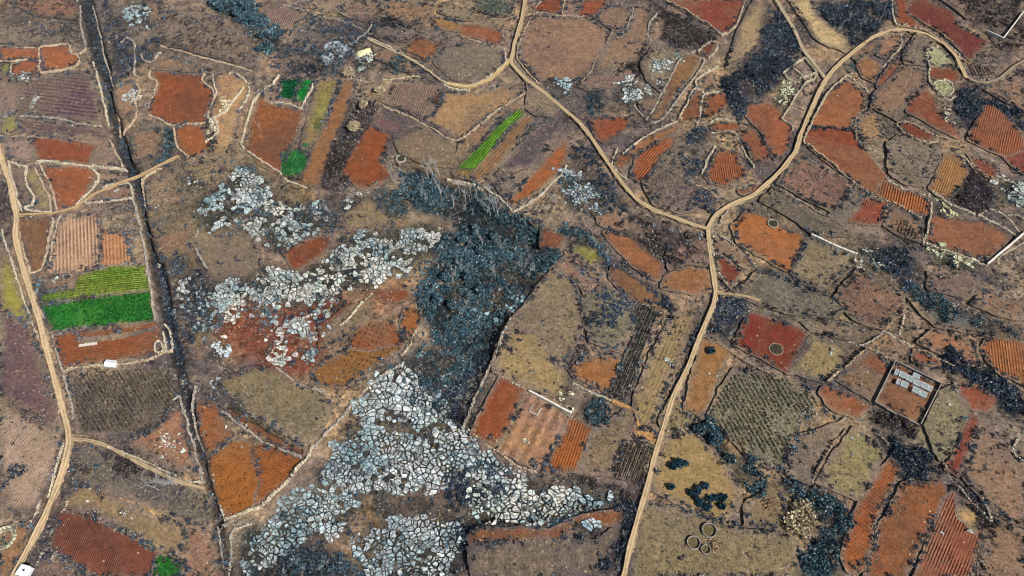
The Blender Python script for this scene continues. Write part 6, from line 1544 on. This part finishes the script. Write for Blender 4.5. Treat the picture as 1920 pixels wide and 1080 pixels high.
def build_trees():
    r = np.random.default_rng(12)
    protos = [bare_tree_meshes(r, 10.0) for _ in range(6)]
    for x, y, h, g in TREES:
        root = bpy.data.objects.new('bare_tree', None); COL.objects.link(root)
        q = place([[x, y]])[0]; root.location = q; s = h / 10.0; root.scale = (s, s, s); root.rotation_euler = (0, 0, r.uniform(0, 6.28))
        t, c = protos[int(r.integers(0, 6))]
        link('trunk', t, root); link('crown', c, root)
        tag(root, TREE_LABEL[g], 'tree', None if g == 7 else TREE_LABEL[g] + 's')
    crown_tree('straw_coloured_tree', 682, 203, 3.0, 4.5, r, 'straw', "olive straw tree with tall dry crown beside the crop field hedge", None, False)
    crown_tree('straw_coloured_tree', 665, 243, 2.7, 3.6, r, 'straw', "round cream coloured dry tree at the head of the purple hedge", None, True)
    crown_tree('straw_coloured_tree', 712, 172, 2.8, 3.4, r, 'straw', "pinkish dry tree left of the upper furrowed field", None, False)
    crown_tree('straw_coloured_tree', 1495, 974, 7.6, 4.2, r, 'straw', "huge pale straw coloured bamboo like clump at lower right", None, False)
    crown_tree('straw_coloured_tree', 655, 140, 2.6, 3.0, r, 'straw', "low pale dry clump under the cream clearing", None, True)
    ev = [(1262,872,2.0,0),(1273,868,2.2,0),(1284,868,1.7,0),(1257,911,1.6,1),(1320,910,1.7,2),(1307,917,1.9,2),(1297,923,1.7,2),(1306,932,1.6,2),(1313,941,1.7,2),(1326,951,1.9,2),(1331,935,1.7,2),(1345,932,1.5,2),(1356,933,1.8,2),(1352,947,1.7,2),(1333,656,2.0,3)]
    lab = ["dark blue green round bush in the upper row of the olive field", "single small dark blue green bush near the track in the olive field", "dark blue green round bush in the hook shaped cluster of the olive field", "single dark blue green bush at the top of the orange strip"]
    for x, y, s, g in ev: crown_tree('evergreen_bush', x, y + 3, s, s * 1.1, r, 'ever', lab[g], None if g in (1, 3) else ["upper row of round evergreens", "", "hook shaped cluster of round evergreens"][g], False)
    for x, y, s, h in [(418,14,3.0,6),(434,10,3.4,7),(448,24,3.2,6),(462,12,3.0,6),(478,40,2.8,5),(492,66,2.6,5),(505,88,2.6,5),(402,6,2.6,5),(486,90,2.4,4)]:
        crown_tree('dark_evergreen_tree', x, y + 6, s, h, r, 'teal', "dark evergreen tree on the wooded slope near the top edge", "evergreens on the wooded slope", False)
    for x, y, s, h in [(870,450,2.8,4),(890,430,2.6,4),(905,470,3.0,4.5),(860,490,2.6,4),(835,520,2.6,4),(880,520,2.8,4.5),(925,445,2.4,4),(820,560,2.6,4),(850,570,2.8,4),(900,545,2.6,4)]:
        crown_tree('dark_evergreen_tree', x, y + 5, s, h, r, 'teal', "rounded dark teal tree in the central thicket", "teal trees of the central thicket", False)
    for x, y, s, h in [(1310,806,2.8,4.5),(1325,798,2.6,4.5),(1340,822,2.8,4.5),(1368,858,2.4,4)]:
        crown_tree('dark_evergreen_tree', x, y + 5, s, h, r, 'teal', "dark tree in the clump above the olive bush field", "dark trees above the olive bush field", False)
# ------------------------------------------------------------------ built objects
def boxes(so, cx, cy, z0, z1, lx, ly, ang, col, taper=1.0):
    c, s = math.cos(ang), math.sin(ang)
    P = np.array([[-1, -1], [1, -1], [1, 1], [-1, 1]]) * [lx / 2, ly / 2]
    def rot(p): return np.c_[p[:, 0] * c - p[:, 1] * s + cx, p[:, 0] * s + p[:, 1] * c + cy]
    V = np.concatenate([np.c_[rot(P), np.full(4, z0)], np.c_[rot(P * taper), np.full(4, z1)]])
    so.add(V, np.array([[0, 1, 5, 4], [1, 2, 6, 5], [2, 3, 7, 6], [3, 0, 4, 7], [4, 5, 6, 7], [3, 2, 1, 0]]), col)

def one(name, parent, mat, *bx):
    so = Soup()
    for b in bx: boxes(so, *b)
    return link(name, so.mesh(name, mat), parent)

def empty(name, p, rz=0.0):
    o = bpy.data.objects.new(name, None); COL.objects.link(o); o.location = p; o.rotation_euler = (0, 0, rz); return o

def wdir(x, y, dx, dy):
    w = pix([[x, y], [x + dx, y + dy]])[:, :2]; return math.atan2(*(w[1] - w[0])[::-1])

WHITEC = np.array([.60, .60, .59]); CONC = np.array([.50, .49, .46]); DARKC = np.array([.03, .03, .035])
def build_shed():
    q = place([[211, 686]])[0]; a = wdir(211, 686, 20, 2)
    root = empty('white_shed', q, a)
    one('wall', root, M_PLAIN, (0, 0, -.3, 1.9, 3.2, 2.0, 0, WHITEC * .85))
    # pitched sheet roof with eaves, ridge along the length
    so = Soup(); L, Wd = 1.95, 1.35
    V = [[-L, -Wd, 1.85], [L, -Wd, 1.85], [L, Wd, 1.85], [-L, Wd, 1.85], [-L, 0, 2.45], [L, 0, 2.45], [-L, -Wd, 1.93], [L, -Wd, 1.93], [L, Wd, 1.93], [-L, Wd, 1.93]]
    so.add(V, [np.array([[6, 7, 5, 4], [8, 9, 4, 5], [0, 1, 7, 6], [2, 3, 9, 8], [3, 2, 1, 0]]), np.array([[9, 6, 4], [7, 8, 5], [3, 0, 6], [3, 6, 9], [1, 2, 8], [1, 8, 7]])], WHITEC)
    link('roof', so.mesh('roof', M_PLAIN), root)
    d = one('door', root, M_PLAIN, (.5, -1.015, -.1, 1.6, .8, .04, 0, np.array([.18, .2, .22])))
    one('handle', d, M_PLAIN, (.78, -1.05, .8, .9, .05, .04, 0, CONC))
    one('window', root, M_PLAIN, (-.8, -1.015, .8, 1.4, .6, .04, 0, DARKC))
    tag(root, "little white shed with pitched roof on the wall of the red plot", 'shed')

def build_hut():
    q = place([[51, 1073]])[0]; a = wdir(51, 1073, 10, 3)
    root = empty('white_hut', q, a)
    one('wall', root, M_PLAIN, (0, 0, -.3, 2.1, 3.7, 3.0, 0, WHITEC * .8))
    so = Soup(); P = np.array([[-2.0, -1.6], [1.6, -1.7], [2.1, -1.0], [2.1, 1.1], [1.3, 1.7], [-1.7, 1.6]])
    n = 6; i = np.arange(n); j = (i + 1) % n
    so.add(np.concatenate([np.c_[P, np.full(n, 2.08)], np.c_[P, np.full(n, 2.28)], np.c_[P * .88, np.full(n, 2.34)]]), [np.concatenate([np.c_[i, j, j + n, i + n], np.c_[i + n, j + n, j + 2 * n, i + 2 * n]]), np.array([[12, 13, 14, 15], [12, 15, 16, 17], [3, 2, 1, 0], [5, 4, 3, 0]])], WHITEC)
    link('roof', so.mesh('roof', M_PLAIN), root)
    one('vent', root, M_PLAIN, (.1, .1, 2.34, 2.6, .6, .5, 0, DARKC * 2))
    one('door', root, M_PLAIN, (1.0, -1.52, -.1, 1.8, .9, .05, 0, DARKC * 3))
    tag(root, "white flat roofed hut with clipped corners at the bottom left edge", 'hut')

def build_courtyard():
    W_ = [("1676,680 1762,722", "upper"), ("1676,680 1638,757", "left"), ("1762,722 1723,799", "right"), ("1638,757 1680,779 1723,799", "lower")]
    col = np.array([.12, .11, .10])
    corner = pix(pts("1676,681 1762,723 1723,800 1638,758"))[:, :2]
    c0 = corner.mean(0)
    for k, (s, nm) in enumerate(W_):
        P = pix(pts(s))[:, :2]
        so = Soup(); z = 0.3
        for a, b in zip(P[:-1], P[1:]):
            d = b - a; L = np.hypot(*d); ang = math.atan2(d[1], d[0])
            cut = 0.0 if k < 2 else .0
            m = max(1, int(L / 3))
            for t in range(m):
                p = a + d * (t + .5) / m
                broken = (nm == 'lower' and t % 2 == 1)
                boxes(so, p[0], p[1], -.3, 1.5 - (.5 if broken else 0) + (t % 3) * .012, L / m * 1.0 - .002 - (.45 if k >= 2 and t in (0, m - 1) else 0), .26, ang, col * (1.0 + .12 * ((t * 7) % 3 - 1)))
                boxes(so, p[0], p[1], 1.503 - (.5 if broken else 0) + (t % 3) * .012, 1.6 - (.5 if broken else 0), L / m - .004 - (.45 if k >= 2 and t in (0, m - 1) else 0), .34, ang, np.array([.215, .195, .17]) * (1 + .15 * ((t * 5) % 3 - 1)))
        tag(link('courtyard_wall', so.mesh('courtyard_wall', M_PLAIN)), kind='thing', label=nm + " brick wall of the courtyard with white concrete cells", cat='wall', group='walls of the courtyard')
    # the pale cells in two rows
    a = wdir(1705, 709, 10, 4.7)
    cells = [(1680,699,1.25,2.6),(1691.5,704,2.5,2.6),(1705,711,2.5,2.6),(1717,706,2.5,2.0),(1718.6,719,2.5,2.6),(1733,725,2.5,2.6),(1743,730,1.25,2.6),(1683,717,1.25,2.5),(1694.6,722,2.5,2.5),(1716.5,733,2.5,2.5),(1729.7,740,2.5,2.5)]
    lab = ["narrow white concrete cell at the left end of the upper row", "square white cell second from the left in the upper row", "square white cell third from the left in the upper row", "square white cell set behind the upper row near the courtyard wall", "square white cell fourth along the upper row", "square white cell fifth along the upper row", "narrow white cell at the right end of the upper row",
           "narrow white cell at the left end of the lower row", "square white cell second along the lower row", "square white cell third along the lower row above bare earth", "square white cell at the right end of the lower row"]
    for (x, y, w, d), l in zip(cells, lab):
        q = pix([[x, y]], 1.0)[0]; q[2] = 0.5
        root = empty('concrete_cell', q, a); h = 1.25
        w *= .93; d *= .86
        t = .2
        one('wall', root, M_PLAIN, (0, d / 2 - t / 2, -.6, h, w, t, 0, WHITEC * .72), (0, -d / 2 + t / 2, -.6, h, w, t, 0, WHITEC * .72), (w / 2 - t / 2, 0, -.6, h - .003, t, d - 2 * t, 0, WHITEC * .72), (-w / 2 + t / 2, 0, -.6, h - .003, t, d - 2 * t, 0, WHITEC * .72))
        one('base', root, M_PLAIN, (0, 0, -.7, -.25, w + .5, d + .45, 0, np.array([.07, .14, .12])))
        lid = one('lid', root, M_PLAIN, (0, 0, h - .3, h - .10, w - 2 * t - .01, d - 2 * t - .01, 0, np.array([.20, .25, .25])))
        one('hatch', lid, M_PLAIN, (.1, -.05, h - .10, h - .02, .45 if w > 2 else .25, .5, .2, np.array([.22, .26, .26])))
        tag(root, l, 'concrete cell', 'white cells in the courtyard')

PENS = [(1449,420,2.5,.7,"round stone pen at the top of the bright orange field",(.42,.36,.28)),(1251,607,2.35,.9,"round pale pen at the head of the long tan field",(.50,.46,.38)),
 (1329,995,2.6,1.3,"largest round concrete pen of the three at the bottom",(.46,.44,.40)),(1300,1018,2.35,1.2,"round concrete pen on the left of the bottom three",(.50,.47,.42)),(1323,1031,1.7,1.2,"smallest round concrete pen beside the red brown heap",(.46,.43,.37)),
 (752,298,2.4,.5,"white stone ring on the waste ground above the dark hollow",(.55,.52,.46)),(1455,655,3.0,.35,"tan earth rim round the pit in the large dark red rectangle",(.34,.23,.15)),(145,372,1.6,.3,"low ring of stones in the left plots",(.4,.34,.26))]
def build_pens():
    r = np.random.default_rng(31)
    for x, y, rad, h, lab, col in PENS[:7]:
        q = place([[x, y]])[0]; root = empty('round_pen', q)
        n = 36; t = np.arange(n) / n * 2 * math.pi; d = np.c_[np.cos(t), np.sin(t)]
        rad = rad * .88; col = tuple(.6 * np.array(col))
        ro = rad * (1 + (0.03 if h > .8 else .14) * (vnoise(d[:, 0] * 3, d[:, 1] * 3, 1.0, int(x) % 50) - .5))
        wd = .2 if h > .8 else .5
        h *= .7
        hh = h * (1 + (.06 if h > .8 else .5) * (r.random(n) - .5))
        V = np.concatenate([np.c_[d * ro[:, None] if np.ndim(ro) else d * ro, np.full(n, -.4)], np.c_[d * (ro[:, None] - .04), hh], np.c_[d * (ro[:, None] - wd), hh - .03], np.c_[d * (ro[:, None] - wd), np.full(n, -.4)]])
        i = np.arange(n); j = (i + 1) % n
        F = np.concatenate([np.c_[i + a * n, j + a * n, j + (a + 1) * n, i + (a + 1) * n] for a in range(3)])
        C = np.tile(np.array(col), (len(V), 1)) * np.tile(r.uniform(.8, 1.15, n), 4)[:, None]
        link('wall', mesh('wall', V, F, M_STONE, C), root)
        k = 6; V = [[0, 0, .35]]; 
        for m in range(1, k + 1):
            for tt in t: V.append([math.cos(tt) * (rad - wd - .02) * m / k, math.sin(tt) * (rad - wd - .02) * m / k, .12 + r.uniform(-.06, .1) + .18 * (1 - m / k)])
        F3 = np.c_[np.zeros(n, int), 1 + i, 1 + j]; F4 = np.concatenate([np.c_[1 + m * n + i, 1 + (m + 1) * n + i, 1 + (m + 1) * n + j, 1 + m * n + j] for m in range(k - 1)])
        fc = alb(112, 100, 70) if h > .6 else alb(70, 66, 52)
        link('fill', mesh('fill', V, [F3, F4], M_STONE, np.tile(fc, (len(V), 1)) * r.uniform(.6, 1.35, (len(V), 1))), root)
        tag(root, lab, 'round pen')

def build_small():
    # pale plastic strip lying on the red plot
    q = place([[165, 646]])[0]; a = wdir(165, 646, 30, -4)
    so = Soup(); n = 14; L = 6.4
    for k in range(n):
        boxes(so, (k + .5) / n * L - L / 2, .05 * math.sin(k * 1.7), -.05, .12 + .03 * (k % 3), L / n - .01, 1.05 + .1 * ((k * 5) % 3 - 1), .04 * ((k * 3) % 5 - 2), np.array([.50, .46, .38]) * (1 + .06 * ((k * 7) % 3 - 1)))
    o = link('plastic_sheet', so.mesh('plastic_sheet', M_PLAIN)); o.location = q; o.rotation_euler = (0, 0, a)
    tag(o, "long pale strip of sheeting lying on the red plot", 'plastic sheet')
    # cream heap of sand in the clearing
    q = place([[684, 98]])[0]; r = np.random.default_rng(41)
    n = 22; k = 6; V = [[0, 0, 1.1]]; t = np.arange(n) / n * 2 * math.pi
    for m in range(1, k + 1):
        for tt in t:
            f = m / k; R = (3.0 + 1.0 * math.cos(2 * tt - .9) + .6 * vnoise(math.cos(tt) * 2, math.sin(tt) * 2, 1.1, 3)) * f
            V.append([math.cos(tt) * R, math.sin(tt) * R, 1.1 * (1 - f ** 1.3) + r.uniform(-.06, .08) - .15 * (m == k)])
    i = np.arange(n); j = (i + 1) % n
    F3 = np.c_[np.zeros(n, int), 1 + i, 1 + j]; F4 = np.concatenate([np.c_[1 + m * n + i, 1 + (m + 1) * n + i, 1 + (m + 1) * n + j, 1 + m * n + j] for m in range(k - 1)])
    o = link('sand_heap', mesh('sand_heap', V, [F3, F4], M_STONE, np.tile(alb(240, 232, 180), (len(V), 1)))); o.location = q
    tag(o, "cream coloured heap of sand in the clearing below the grey rocks", 'sand heap')
    # rough sheepfold-like square in the striped plots: low earth bank
    q = place([[1004, 768]])[0]; a = wdir(1004, 768, 10, 5)
    root = empty('garden_frame', q, a)
    for nm, b in (('bank', (0, -1.6, -.2, .35, 3.4, .5, 0, np.array([.36, .32, .24]))), ('bank', (1.5, .1, -.2, .3, .5, 2.8, 0, np.array([.36, .32, .24]))), ('bank', (-1.5, .1, -.2, .22, .5, 2.8, 0, np.array([.25, .22, .18])))):
        one(nm, root, M_STONE, b)
    tag(root, "small banked garden square at the top of the striped plots", 'garden frame')
    # dark well-like pit with its pale rim on the left edge
    q = place([[9, 1010]])[0]; root = empty('water_pit', q)
    n = 26; t = np.arange(n) / n * 2 * math.pi
    ro = 2.3 + .5 * vnoise(np.cos(t) * 2, np.sin(t) * 2, 1.0, 8)
    d = np.c_[np.cos(t), np.sin(t)]
    V = np.concatenate([np.c_[d * (ro * 1.7)[:, None], np.full(n, -.3)], np.c_[d * (ro * 1.35)[:, None], .9 + .5 * vnoise(d[:, 0] * 2, d[:, 1] * 2, 1.3, 4)], np.c_[d * ro[:, None], np.full(n, .75)], np.c_[d * (ro * .75)[:, None], np.full(n, -.25)]])
    i = np.arange(n); j = (i + 1) % n
    F = np.concatenate([np.c_[i + a * n, j + a * n, j + (a + 1) * n, i + (a + 1) * n] for a in range(3)])
    link('rim', mesh('rim', V, F, M_ROCK, np.tile(alb(226, 214, 180), (len(V), 1))), root)
    m = N('pit_water'); m.b.inputs['Roughness'].default_value = .12; m.b.inputs['Base Color'].default_value = (.006, .01, .012, 1)
    link('water', mesh('water', np.c_[d * (ro * .76)[:, None], np.full(n, -.12)], [i[None]], m.m), root)
    tag(root, "dark round water pit with a pale rock rim at the left edge", 'water pit')
    # reddish brush heap by the round pens
    rr = np.random.default_rng(55)
    for x, y, s, lab in ((1338,1024,2.2,"reddish brown brush heap beside the smallest round pen"),(1440,946,2.0,"rusty brush heap left of the huge straw clump"),(1008,880,1.2,"brown brush heap at the foot of the striped plots")):
        q = place([[x, y]])[0]; m_ = 160
        c = rr.normal(size=(m_, 3)) * [.42 * s, .5 * s, .2 * s]; c[:, 2] = np.abs(c[:, 2])
        V, F = quads(c, .22, rr)
        o = link('brush_heap', mesh('brush_heap', V, F, M_LEAF, np.repeat(np.array([[.30, .19, .12]]) * rr.uniform(.5, 1.5, (m_, 1)), 4, 0))); o.location = q
        tag(o, lab, 'brush heap')
# ------------------------------------------------------------------ build
build_ground()
for i in range(len(FIELDS)): build_field(i)
ZROAD = {'A': .86, 'B': .84, 'C': .82, 'D': .86, 'E': .83, 'F': .81, 'G': .80, 'H': .79, 'I': .78, 'J': .77, 'K': .76}
for k in ROADS: build_road(k, ZROAD[k])
for i in range(len(WALLS)): dry_wall(i)
build_courtyard(); build_shed(); build_hut(); build_pens(); build_small()
build_rocks()
build_scrub(); build_grass(); build_crops(); build_trees()
